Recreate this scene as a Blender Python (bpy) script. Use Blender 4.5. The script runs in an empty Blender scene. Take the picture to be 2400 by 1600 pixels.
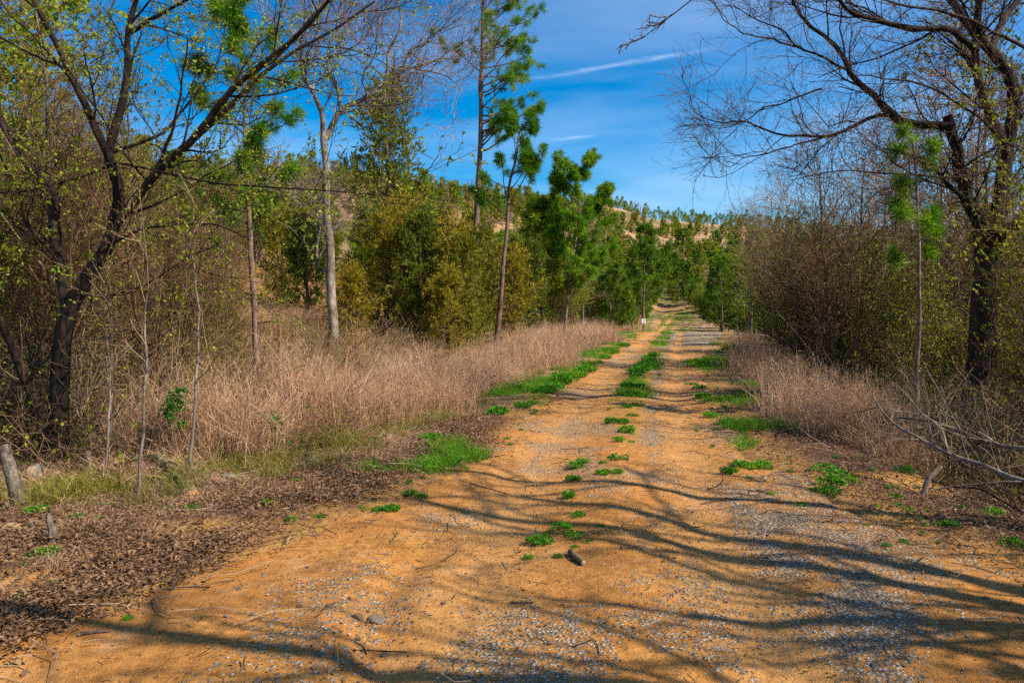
import bpy, bmesh, math, random
import numpy as np
from mathutils import Vector

sc = bpy.context.scene
col = sc.collection
RG = np.random.default_rng(11)

# ------------------------------------------------------------------ camera
CAM_Z = 1.7
FPX = 1867.0            # focal length in photo pixels (2400 wide), 28 mm
PITCH = math.atan(86.0 / FPX)
cam_d = bpy.data.cameras.new('camera'); cam_d.lens = 28.0; cam_d.sensor_width = 36.0
cam_d.clip_start = 0.05; cam_d.clip_end = 6000
cam = bpy.data.objects.new('camera', cam_d); col.objects.link(cam)
cam.location = (0, 0, CAM_Z); cam.rotation_euler = (math.pi / 2 - PITCH, 0, 0)
sc.camera = cam

# ------------------------------------------------------------------ sky and sun
SUN_H = np.array([0.925, -0.38]); SUN_EL = math.radians(45)
w = bpy.data.worlds.new('World'); sc.world = w; w.use_nodes = True
nt = w.node_tree; nt.nodes.clear()
def N(t, typ, **kw):
    n = t.nodes.new(typ)
    for k, v in kw.items(): setattr(n, k, v)
    return n
sky = N(nt, 'ShaderNodeTexSky', sky_type='NISHITA', sun_disc=False)
sky.sun_elevation = SUN_EL
sky.sun_rotation = math.atan2(SUN_H[0], SUN_H[1])
sky.altitude = 300; sky.air_density = 1.0; sky.dust_density = 0.9; sky.ozone_density = 3.5
bg = N(nt, 'ShaderNodeBackground'); bg.inputs[1].default_value = 0.112
wo = N(nt, 'ShaderNodeOutputWorld')
hsv = N(nt, 'ShaderNodeHueSaturation'); hsv.inputs['Saturation'].default_value = 1.7; hsv.inputs['Value'].default_value = 0.95
nt.links.new(sky.outputs[0], hsv.inputs['Color'])
# thin cirrus, laid out on a flat layer high above the place
tc = N(nt, 'ShaderNodeTexCoord'); sep = N(nt, 'ShaderNodeSeparateXYZ')
nt.links.new(tc.outputs['Generated'], sep.inputs[0])
def M(op, a, b=None, c=None, t=nt, clamp=False):
    n = N(t, 'ShaderNodeMath', operation=op); n.use_clamp = clamp
    for i, v in enumerate((a, b, c)):
        if v is None: continue
        if isinstance(v, (int, float)): n.inputs[i].default_value = v
        else: t.links.new(v, n.inputs[i])
    return n.outputs[0]
zc = M('MAXIMUM', sep.outputs[2], 0.02)
px = M('DIVIDE', sep.outputs[0], zc); py = M('DIVIDE', sep.outputs[1], zc)
cmb = N(nt, 'ShaderNodeCombineXYZ'); nt.links.new(px, cmb.inputs[0]); nt.links.new(py, cmb.inputs[1])
mp = N(nt, 'ShaderNodeMapping'); mp.inputs['Rotation'].default_value = (0, 0, 0.35); mp.inputs['Scale'].default_value = (0.16, 0.24, 1)
nt.links.new(cmb.outputs[0], mp.inputs[0])
n1 = N(nt, 'ShaderNodeTexNoise'); n1.inputs['Scale'].default_value = 1.1; n1.inputs['Detail'].default_value = 7; n1.inputs['Roughness'].default_value = 0.55; n1.inputs['Distortion'].default_value = 0.6
nt.links.new(mp.outputs[0], n1.inputs['Vector'])
veil = N(nt, 'ShaderNodeMapRange'); veil.inputs[1].default_value = 0.42; veil.inputs[2].default_value = 0.9; veil.inputs[3].default_value = 0; veil.inputs[4].default_value = 0.5
nt.links.new(n1.outputs[0], veil.inputs[0])
# two torn contrails (straight lines on the same layer)
def contrail(x0, z0, x1, z1, width, amp):
    # end points given as direction (x/y, z/y) -> layer position (x/z, y/z)
    a = np.array([x0 / z0, 1 / z0]); b = np.array([x1 / z1, 1 / z1])
    d = b - a; L = float(np.hypot(*d)); d = d / L; nrm = (-d[1], d[0])
    s = M('ADD', M('MULTIPLY', M('SUBTRACT', px, float(a[0])), float(d[0])), M('MULTIPLY', M('SUBTRACT', py, float(a[1])), float(d[1])))
    q = M('ADD', M('MULTIPLY', M('SUBTRACT', px, float(a[0])), float(nrm[0])), M('MULTIPLY', M('SUBTRACT', py, float(a[1])), float(nrm[1])))
    nn = N(nt, 'ShaderNodeTexNoise'); nn.inputs['Scale'].default_value = 5; nn.inputs['Detail'].default_value = 6
    nt.links.new(cmb.outputs[0], nn.inputs['Vector'])
    q = M('ADD', q, M('MULTIPLY', M('SUBTRACT', nn.outputs[0], 0.5), width * 2.0))
    across = M('SUBTRACT', 1.0, M('DIVIDE', M('ABSOLUTE', q), width), clamp=True)
    across = M('POWER', across, 1.3)
    along = M('MULTIPLY', M('DIVIDE', s, 0.25 * L, clamp=True), M('DIVIDE', M('SUBTRACT', L, s), 0.35 * L, clamp=True))
    torn = M('MULTIPLY', M('SUBTRACT', nn.outputs[0], 0.25), 2.2, clamp=True)
    return M('MULTIPLY', M('MULTIPLY', M('MULTIPLY', across, along), torn), amp)
def dirp(X, Y): return (X - 1200) / FPX, (714 - Y) / FPX
c1 = contrail(*dirp(1230, 196), *dirp(1700, 118), 0.05, 0.34)
c2 = contrail(*dirp(1280, 334), *dirp(1400, 322), 0.05, 0.30)
fade = M('DIVIDE', M('SUBTRACT', sep.outputs[2], 0.03), 0.12, clamp=True)
cl = M('ADD', M('ADD', M('MULTIPLY', veil.outputs[0], fade), c1), c2, clamp=True)
mix = N(nt, 'ShaderNodeMix', data_type='RGBA'); mix.inputs['B'].default_value = (8.2, 9.0, 10.2, 1)
nt.links.new(cl, mix.inputs[0]); nt.links.new(hsv.outputs[0], mix.inputs['A'])
nt.links.new(mix.outputs['Result'], bg.inputs[0]); nt.links.new(bg.outputs[0], wo.inputs[0])

sun_d = bpy.data.lights.new('sun', 'SUN'); sun_d.energy = 5.0; sun_d.angle = math.radians(0.55); sun_d.color = (1, 0.90, 0.75)
sun = bpy.data.objects.new('sun', sun_d); col.objects.link(sun)
SUN_DIR = Vector((SUN_H[0] * math.cos(SUN_EL), SUN_H[1] * math.cos(SUN_EL), math.sin(SUN_EL))).normalized()
sun.rotation_euler = SUN_DIR.to_track_quat('Z', 'Y').to_euler()
sun.location = (20, -12, 30)

vs = sc.view_settings; vs.view_transform = 'Standard'; vs.look = 'None'; vs.exposure = 0.62; vs.gamma = 1.0; vs.use_curve_mapping = False
sc.cycles.use_denoising = False
sc.cycles.max_bounces = 4; sc.cycles.diffuse_bounces = 2; sc.cycles.transmission_bounces = 2; sc.cycles.glossy_bounces = 2
sc.cycles.sample_clamp_indirect = 4.0
sc.cycles.use_adaptive_sampling = True; sc.cycles.adaptive_threshold = 0.04; sc.cycles.adaptive_min_samples = 20
sc.cycles.debug_use_spatial_splits = True
sc.render.film_transparent = False
sc.cycles.pixel_filter_type = 'BLACKMAN_HARRIS'; sc.cycles.filter_width = 1.5

# ------------------------------------------------------------------ noise, terrain
_tab = np.random.default_rng(5).random((256, 256))
def vnoise(x, y):
    x = np.asarray(x, float); y = np.asarray(y, float)
    xi = np.floor(x).astype(int); yi = np.floor(y).astype(int)
    fx = x - xi; fy = y - yi; fx = fx * fx * (3 - 2 * fx); fy = fy * fy * (3 - 2 * fy)
    a = _tab[xi & 255, yi & 255]; b = _tab[(xi + 1) & 255, yi & 255]
    c = _tab[xi & 255, (yi + 1) & 255]; d = _tab[(xi + 1) & 255, (yi + 1) & 255]
    return (a * (1 - fx) + b * fx) * (1 - fy) + (c * (1 - fx) + d * fx) * fy
def fbm(x, y, o=4, seed=0):
    s = 0; a = 0.5; f = 1
    for i in range(o):
        s = s + a * vnoise(x * f + 17.3 * i + seed * 31.7, y * f + 9.1 * i + seed * 12.9); a *= .5; f *= 2.03
    return s
def ss(a, b, x):
    t = np.clip((np.asarray(x, float) - a) / (b - a), 0, 1); return t * t * (3 - 2 * t)

LY = [-30, -8, 0, 3.7, 6.1, 8.9, 11.9, 14.7, 22, 34.5, 48, 60, 75, 100, 140, 150, 170, 400]
LX = [-8, -5.0, -3.9, -2.8, -1.85, -.56, -.13, .43, 1.95, 4.75, 7.5, 10.2, 13.2, 17.9, 26.3, 29.5, 44, 44]
RY = [-30, -8, 0, 5.3, 6.9, 8.65, 12.4, 22, 31, 40, 48, 54, 60, 75, 100, 140, 150, 170, 400]
RX = [7, 5.6, 4.4, 3.5, 3.1, 2.95, 3.5, 5.5, 7.9, 10.6, 13.0, 13.4, 12.9, 15.9, 20.6, 29.0, 32.6, 47, 47]
def Ledge(y): return np.interp(y, LY, LX)
def Redge(y): return np.interp(y, RY, RX)
_YB = np.linspace(-60, 400, 921)
_ZB = np.interp(_YB, [-60, 0, 50, 58, 70, 85, 100, 140, 180, 400], [0, 0, 0.02, -.45, -2.3, -2.35, -1.8, -.55, 1.5, 6])
_k = np.hanning(13); _k /= _k.sum(); _ZBs = np.convolve(np.pad(_ZB, 6, mode='edge'), _k, mode='valid')
def road_base(y): return np.interp(y, _YB, _ZBs)
def terr(x, y):
    """height of the ground, road included (no small relief)"""
    x = np.asarray(x, float); y = np.asarray(y, float)
    L = Ledge(y); R = Redge(y)
    offl = L - x; offr = x - R
    u = x / np.maximum(y, 4.0)
    u = np.clip(u, -1.2, 1.2)
    ys = np.interp(u, [-1.2, -.6, -.2, .05, .14, .19, .3, .6], [26, 30, 40, 70, 130, 150, 120, 110])
    yr = np.interp(u, [-1.2, -.6, -.2, .05, .16, .3, .7], [230, 250, 290, 360, 450, 460, 420])
    tn = np.interp(u, [-1.2, -.6, -.2, .05, .16, .27, .4, .7], [.15, .146, .130, .106, .102, .094, .08, .06])
    t = np.clip((y - ys) / (yr - ys), 0, 1)
    zr = tn * yr + 1.7
    hill = zr * (0.45 * t + 0.55 * (t * t * (3 - 2 * t)))
    beyond = np.clip((y - yr) / 250, 0, 1)
    hill = hill * (1 - 0.5 * beyond)
    hill = hill + (fbm(x * .02, y * .02, 3, 3) - .45) * 9 * ss(0.02, .35, t)
    zl = 0.125 * np.sqrt(np.maximum(offl - 5.5, 0) ** 2 + .2) * (offl > 5.5)
    zl = np.minimum(zl, 5) * ss(4, 26, y)
    ditch = -0.95 * ss(0.5, 4.0, offr) * (1 - ss(34, 62, y))
    ditch = ditch + 0.05 * np.clip(offr - 14, 0, 60) * ss(5, 30, y) * (1 - t)
    b = road_base(y) * (1 - ss(3, 25, np.maximum(offl, offr)) * .6)
    return b + zl * (1 - t) + hill + ditch
def small_relief(x, y):
    e = np.maximum(Ledge(y) - x, x - Redge(y))
    return (fbm(x * 1.3, y * 1.3, 4, 7) - .47) * .22 * ss(0, 1.2, e) + (fbm(x * .35, y * .35, 3, 8) - .45) * .5 * ss(1, 6, e)
def ground_z(x, y): return terr(x, y) + small_relief(x, y)
def edge_in(x, y):
    wob = (fbm(np.asarray(x) * .9, np.asarray(y) * .9, 3, 2) - .45) * .9
    return np.minimum(x - Ledge(y), Redge(y) - x) + wob

# photo pixel -> place
_cp, _sp = math.cos(PITCH), math.sin(PITCH)
def ray(X, Y):
    a = (X - 1200) / FPX; b = (800 - Y) / FPX
    return np.array([a, _cp + b * _sp, -_sp + b * _cp])
def at(X, Y, d):
    """point seen at pixel X,Y, d metres ahead"""
    r = ray(X, Y); s = d / r[1]; return np.array([0, 0, CAM_Z]) + r * s
def G(X, Y, zoff=0.0):
    """point where the view through the pixel meets the ground"""
    r = ray(X, Y); ts = np.geomspace(2.0, 700, 4000)
    p = r[None] * ts[:, None]; p[:, 2] += CAM_Z
    below = p[:, 2] < ground_z(p[:, 0], p[:, 1]) + zoff
    i = int(np.argmax(below)) if below.any() else len(ts) - 1
    x, y = p[i, 0], p[i, 1]
    return np.array([x, y, float(ground_z(x, y))])

# ------------------------------------------------------------------ mesh helpers
def new_mesh(name, V, F, mat=None, attrs=None, smooth=False):
    """V (n,3); F (m,k) one face size"""
    V = np.ascontiguousarray(V, dtype=np.float32); F = np.ascontiguousarray(F, dtype=np.int32)
    me = bpy.data.meshes.new(name)
    me.vertices.add(len(V)); me.vertices.foreach_set('co', V.ravel())
    k = F.shape[1]
    me.loops.add(F.size); me.loops.foreach_set('vertex_index', F.ravel())
    me.polygons.add(len(F)); me.polygons.foreach_set('loop_start', np.arange(0, F.size, k, dtype=np.int32))
    me.polygons.foreach_set('use_smooth', np.full(len(F), smooth, dtype=bool))
    if attrs:
        for an, av in attrs.items():
            a = me.attributes.new(an, 'FLOAT', 'POINT'); a.data.foreach_set('value', np.asarray(av, dtype=np.float32))
    me.update(calc_edges=True)
    if mat: me.materials.append(mat)
    return me
def obj(name, me, parent=None, link=True):
    o = bpy.data.objects.new(name, me)
    if link: col.objects.link(o)
    if parent is not None: o.parent = parent
    return o
def tag(o, label=None, cat=None, group=None, kind=None):
    if label: o['label'] = label
    if cat: o['category'] = cat
    if group: o['group'] = group
    if kind: o['kind'] = kind
    return o
def thing(name, loc, label, cat, group=None, rz=0.0, s=1.0):
    o = bpy.data.objects.new(name, None); col.objects.link(o); o.empty_display_size = .2
    o.location = loc; o.rotation_euler = (0, 0, rz); o.scale = (s, s, s)
    return tag(o, label, cat, group)
def unit(v): return v / np.maximum(np.linalg.norm(v, axis=-1, keepdims=True), 1e-9)

def tubes(polys, rads, sides):
    """polys list of (n,3) or array (B,n,3); returns V,F(quads),attr v"""
    if isinstance(polys, np.ndarray): groups = [(polys, rads)] if len(polys) else []
    else:
        by = {}
        for p, r in zip(polys, rads): by.setdefault(len(p), []).append((p, r))
        groups = [(np.array([a for a, _ in g]), np.array([b for _, b in g])) for g in by.values()]
    Vs, Fs, As, off = [], [], [], 0
    for P, R in groups:
        B, n, _ = P.shape
        T = np.empty_like(P); T[:, 1:-1] = P[:, 2:] - P[:, :-2]; T[:, 0] = P[:, 1] - P[:, 0]; T[:, -1] = P[:, -1] - P[:, -2]
        T = unit(T)
        ref = np.where(np.abs(T.mean(1)[:, 2:3]) > .7, np.array([[1., .1, 0]]), np.array([[0., .1, 1.]]))
        A = unit(np.cross(T, ref[:, None, :])); Bn = np.cross(T, A)
        th = np.arange(sides) * 2 * math.pi / sides
        V = P[:, :, None, :] + R[:, :, None, None] * (A[:, :, None, :] * np.cos(th)[None, None, :, None] + Bn[:, :, None, :] * np.sin(th)[None, None, :, None])
        idx = np.arange(B * n * sides).reshape(B, n, sides) + off
        a = idx[:, :-1]; b = idx[:, 1:]
        F = np.stack([a, np.roll(a, -1, 2), np.roll(b, -1, 2), b], -1).reshape(-1, 4)
        Vs.append(V.reshape(-1, 3)); Fs.append(F); off += B * n * sides
        As.append(np.repeat(RG.random(B), n * sides))
    if not Vs: return np.zeros((0, 3)), np.zeros((0, 4), int), np.zeros(0)
    return np.concatenate(Vs), np.concatenate(Fs), np.concatenate(As)
def tube_mesh(name, polys, rads, sides, mat, smooth=True):
    V, F, A = tubes(polys, rads, sides); return new_mesh(name, V, F, mat, {'v': A}, smooth)
def join_parts(parts):
    Vs, Fs, As, off = [], [], [], 0
    for V, F, A in parts:
        Vs.append(V); Fs.append(F + off); As.append(A); off += len(V)
    return np.concatenate(Vs), np.concatenate(Fs), np.concatenate(As)

def resample(P, n, rough=0.0, rng=RG):
    """smooth curve through control points, n samples"""
    P = np.asarray(P, float); m = len(P)
    if m == 2: t = np.linspace(0, 1, n)[:, None]; C = P[0] * (1 - t) + P[1] * t
    else:
        Q = np.vstack([2 * P[0] - P[1], P, 2 * P[-1] - P[-2]])
        seg = np.linalg.norm(np.diff(P, axis=0), axis=1); cum = np.r_[0, np.cumsum(seg)]
        s = np.linspace(0, cum[-1], n); i = np.clip(np.searchsorted(cum, s, side='right') - 1, 0, m - 2)
        t = ((s - cum[i]) / np.maximum(seg[i], 1e-9))[:, None]
        p0, p1, p2, p3 = Q[i], Q[i + 1], Q[i + 2], Q[i + 3]
        C = .5 * (2 * p1 + (-p0 + p2) * t + (2 * p0 - 5 * p1 + 4 * p2 - p3) * t ** 2 + (-p0 + 3 * p1 - 3 * p2 + p3) * t ** 3)
    if rough:
        nz = rng.normal(0, 1, (n, 3)); nz[1:-1] = (nz[:-2] + nz[1:-1] * 2 + nz[2:]) / 4; nz[0] = 0
        C = C + nz * rough
    return C

def branch(P, R, rng, per, t0=.2, t1=1.0, length=1.0, lvar=.35, ltaper=.5, ang=(35, 70), n=5, wig=.25, up=0.1, rfrac=.55, rmax=1, rtip=.25, rmin=.0, side=None, rel=False):
    """children of the polylines P (B,n,3), R (B,n): returns arrays (C,n,3),(C,n)"""
    P = np.asarray(P); R = np.asarray(R); B, m, _ = P.shape
    plen = np.linalg.norm(np.diff(P, axis=1), axis=2).sum(1)
    if np.isscalar(per): cnt = np.maximum(0, np.floor(per + rng.random(B))).astype(int)
    else: cnt = np.asarray(per)
    pi = np.repeat(np.arange(B), cnt); C = len(pi)
    if C == 0: return np.zeros((0, n, 3)), np.zeros((0, n))
    base = np.concatenate([(np.arange(c) + rng.random(c)) / max(c, 1) for c in cnt]) if C else np.zeros(0)
    t = t0 + (t1 - t0) * base
    f = t * (m - 1); i = np.minimum(f.astype(int), m - 2); fr = (f - i)[:, None]
    pos = P[pi, i] * (1 - fr) + P[pi, i + 1] * fr
    pr = R[pi, i] * (1 - fr[:, 0]) + R[pi, i + 1] * fr[:, 0]
    T = unit(P[pi, i + 1] - P[pi, i])
    q = rng.normal(size=(C, 3))
    if side is not None: q = q + np.asarray(side)
    q = unit(q - T * (q * T).sum(1, keepdims=True))
    a = np.radians(rng.uniform(ang[0], ang[1], C))[:, None]
    d = np.cos(a) * T + np.sin(a) * q
    Ls = (length if np.isscalar(length) else np.asarray(length)[pi]) * (1 - ltaper * t) * rng.uniform(1 - lvar, 1 + lvar, C)
    if rel: Ls = Ls * plen[pi]
    out = np.empty((C, n, 3)); out[:, 0] = pos; p = pos.copy()
    upv = np.array([0, 0, 1.0])
    for k in range(1, n):
        d = unit(d + rng.normal(size=(C, 3)) * wig + upv * up)
        p = p + d * (Ls / (n - 1))[:, None]; out[:, k] = p
    r0 = np.clip(pr * rfrac, rmin, rmax)
    rad = r0[:, None] * np.linspace(1, rtip, n)[None]
    return out, np.maximum(rad, rmin * .8)

def leaves(pos, size, rng, droop=0.0, aspect=.55, dirs=None, dspread=1.0):
    """one bent diamond per position"""
    C = len(pos)
    d = rng.normal(size=(C, 3))
    if dirs is not None: d = unit(dirs) + d * dspread
    d[:, 2] -= droop; d = unit(d)
    q = unit(np.cross(d, rng.normal(size=(C, 3))))
    s = (size if np.isscalar(size) else np.asarray(size)) * rng.uniform(.6, 1.3, C); s = s[:, None]
    V = np.stack([pos, pos + d * s * .5 + q * s * aspect * .5, pos + d * s, pos + d * s * .5 - q * s * aspect * .5], 1)
    F = np.arange(C * 4).reshape(C, 4)
    return V.reshape(-1, 3), F, np.repeat(rng.random(C), 4)
def on_lines(P, k, rng, t0=.1, t1=1.0):
    B, n, _ = P.shape
    pi = rng.integers(0, B, k); f = rng.uniform(t0, t1, k) * (n - 1); i = np.minimum(f.astype(int), n - 2); fr = (f - i)[:, None]
    return P[pi, i] * (1 - fr) + P[pi, i + 1] * fr, unit(P[pi, i + 1] - P[pi, i])
def needles(pos, dirs, k, length, width, rng, spread=.75):
    C = len(pos)
    d = unit(unit(dirs)[:, None, :] * .55 + unit(rng.normal(size=(C, k, 3))) * spread)
    L = length * rng.uniform(.7, 1.15, (C, k, 1))
    start = pos[:, None, :] - unit(dirs)[:, None, :] * rng.uniform(0, .7, (C, k, 1)) * length * .7
    q = unit(np.cross(d, rng.normal(size=(C, k, 3)))) * width
    V = np.stack([start - q * .5, start + d * L * .6 - q * .5, start + d * L + np.array([0, 0, -.06]) * L, start + q * .5 + d * L * .5], 2)
    F = np.arange(C * k * 4).reshape(-1, 4)
    a = np.repeat(np.clip(rng.random((C, 1)) * .6 + rng.random((C, k)) * .4, 0, 1).reshape(-1), 4)
    return V.reshape(-1, 3), F, a

# ------------------------------------------------------------------ materials
def mat_new(name):
    m = bpy.data.materials.new(name); m.use_nodes = True; t = m.node_tree
    b = t.nodes['Principled BSDF']; b.inputs['Roughness'].default_value = .85
    b.inputs['Specular IOR Level'].default_value = .25
    return m, t, b
def ramp(t, stops, fac=None):
    r = t.nodes.new('ShaderNodeValToRGB'); e = r.color_ramp.elements
    while len(e) < len(stops): e.new(.5)
    for el, (p, c) in zip(e, stops): el.position = p; el.color = (*c, 1)
    if fac is not None: t.links.new(fac, r.inputs[0])
    return r.outputs[0]
def noise(t, scale, detail=4, vec=None, rough=.6, scl3=None):
    n = t.nodes.new('ShaderNodeTexNoise'); n.inputs['Scale'].default_value = scale; n.inputs['Detail'].default_value = detail; n.inputs['Roughness'].default_value = rough
    if vec is not None:
        if scl3:
            mpn = t.nodes.new('ShaderNodeMapping'); mpn.inputs['Scale'].default_value = scl3; t.links.new(vec, mpn.inputs[0]); vec = mpn.outputs[0]
        t.links.new(vec, n.inputs['Vector'])
    return n.outputs[0]
def attr(t, name):
    a = t.nodes.new('ShaderNodeAttribute'); a.attribute_name = name; return a.outputs['Fac']
def mixc(t, fac, a, b, mode='MIX'):
    m = t.nodes.new('ShaderNodeMix'); m.data_type = 'RGBA'; m.blend_type = mode
    for s, v in ((0, fac), ('A', a), ('B', b)):
        if isinstance(v, (int, float)): m.inputs[s].default_value = v
        elif isinstance(v, tuple): m.inputs[s].default_value = (*v, 1)
        else: t.links.new(v, m.inputs[s])
    return m.outputs['Result']
def bump(t, b, h, dist=.02, strength=1.0):
    n = t.nodes.new('ShaderNodeBump'); n.inputs['Distance'].default_value = dist; n.inputs['Strength'].default_value = strength
    t.links.new(h, n.inputs['Height']); t.links.new(n.outputs[0], b.inputs['Normal'])
def rand_inst(t):
    return t.nodes.new('ShaderNodeObjectInfo').outputs['Random']
def leaf_mat(name, c0, c1, c2, trans=.35, rough=.55, inst=.25):
    m, t, b = mat_new(name)
    v = attr(t, 'v')
    f = M('ADD', M('MULTIPLY', v, 1 - inst, t=t), M('MULTIPLY', rand_inst(t), inst, t=t), t=t)
    c = ramp(t, [(0.05, c0), (.5, c1), (.95, c2)], f)
    t.links.new(c, b.inputs['Base Color']); b.inputs['Roughness'].default_value = rough
    tr = t.nodes.new('ShaderNodeBsdfTranslucent'); t.links.new(c, tr.inputs[0])
    mx = t.nodes.new('ShaderNodeMixShader'); mx.inputs[0].default_value = trans
    t.links.new(b.outputs[0], mx.inputs[1]); t.links.new(tr.outputs[0], mx.inputs[2])
    t.links.new(mx.outputs[0], t.nodes['Material Output'].inputs[0])
    return m
def bark_mat(name, c0, c1, c2, scale=6, depth=.02, stretch=.25, inst=.15):
    m, t, b = mat_new(name)
    tcn = t.nodes.new('ShaderNodeTexCoord')
    n1 = noise(t, scale, 6, tcn.outputs['Object'], .65, (1, 1, stretch))
    n2 = noise(t, scale * .35, 3, tcn.outputs['Object'])
    f = M('ADD', M('MULTIPLY', n1, .75, t=t), M('MULTIPLY', n2, .35, t=t), t=t)
    f = M('ADD', f, M('MULTIPLY', M('SUBTRACT', attr(t, 'v'), .5, t=t), inst, t=t), t=t)
    c = ramp(t, [(.36, c0), (.54, c1), (.72, c2)], f)
    t.links.new(c, b.inputs['Base Color']); b.inputs['Roughness'].default_value = .9
    bump(t, b, n1, depth)
    return m

def twig_mat(name, c0, c1, c2):
    m, t, b = mat_new(name); f = M('ADD', M('MULTIPLY', attr(t, 'v'), .7, t=t), M('MULTIPLY', rand_inst(t), .3, t=t), t=t)
    t.links.new(ramp(t, [(.05, c0), (.5, c1), (.95, c2)], f), b.inputs['Base Color']); return m
BARK_DARK = bark_mat('dark_bark', (.004, .003, .002), (.020, .012, .008), (.085, .052, .031), 16, .04, .15)
BARK_BROWN = bark_mat('brown_bark', (.03, .018, .010), (.10, .06, .035), (.22, .145, .09), 9, .025)
BARK_PALE = bark_mat('pale_bark', (.045, .032, .022), (.19, .145, .105), (.47, .40, .33), 6, .03, .5)
BARK_PINE = bark_mat('pine_bark', (.045, .026, .018), (.16, .095, .068), (.33, .22, .17), 12, .025, .4)
BARK_GREY = bark_mat('grey_bark', (.05, .038, .03), (.17, .13, .10), (.34, .28, .23), 8, .02)
TWIG_BROWN = twig_mat('brown_twigs', (.040, .018, .008), (.115, .058, .027), (.25, .14, .072))
TWIG_RED = twig_mat('reddish_twigs', (.075, .034, .02), (.20, .11, .072), (.38, .25, .18))
TWIG_PALE = twig_mat('pale_twigs', (.085, .046, .022), (.23, .145, .08), (.46, .33, .20))
LEAF_NEW = leaf_mat('new_leaves', (.14, .20, .008), (.30, .38, .018), (.46, .46, .03), .45)
LEAF_OLIVE = leaf_mat('olive_leaves', (.09, .11, .004), (.22, .235, .010), (.38, .37, .018), .4)
LEAF_CEDAR = leaf_mat('cedar_sprays', (.035, .10, .006), (.19, .20, .012), (.46, .31, .02), .4, .6, .5)
LEAF_BUD = leaf_mat('rusty_buds', (.14, .09, .016), (.27, .21, .025), (.34, .32, .04), .35)
LEAF_GREEN = leaf_mat('green_leaves', (.02, .14, .004), (.07, .30, .010), (.28, .46, .02), .4, .45, .5)
LEAF_SPRING = leaf_mat('spring_leaves', (.09, .16, .006), (.21, .29, .010), (.38, .42, .018), .42, .55, .4)
NEEDLE = leaf_mat('pine_needles', (.014, .085, .005), (.09, .25, .010), (.36, .48, .02), .45, .4, .25)
NEEDLE_FAR = leaf_mat('far_pine_needles', (.05, .12, .007), (.15, .26, .010), (.40, .45, .018), .45, .5, .5)
STRAW = leaf_mat('dry_stems', (.33, .17, .083), (.57, .345, .20), (.78, .555, .36), .3, .7, .6)
STRAW_GOLD = leaf_mat('golden_straw', (.36, .18, .045), (.56, .31, .09), (.72, .46, .17), .3, .6, .4)
GRASS = leaf_mat('green_grass', (.04, .17, .004), (.11, .30, .008), (.27, .43, .02), .38, .5, .4)
GRASS_OLIVE = leaf_mat('olive_grass', (.07, .13, .006), (.21, .21, .018), (.46, .31, .12), .35, .5, .35)
DEAD = leaf_mat('dead_leaves', (.08, .038, .017), (.19, .10, .047), (.36, .22, .12), .15, .7, .5)
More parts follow.
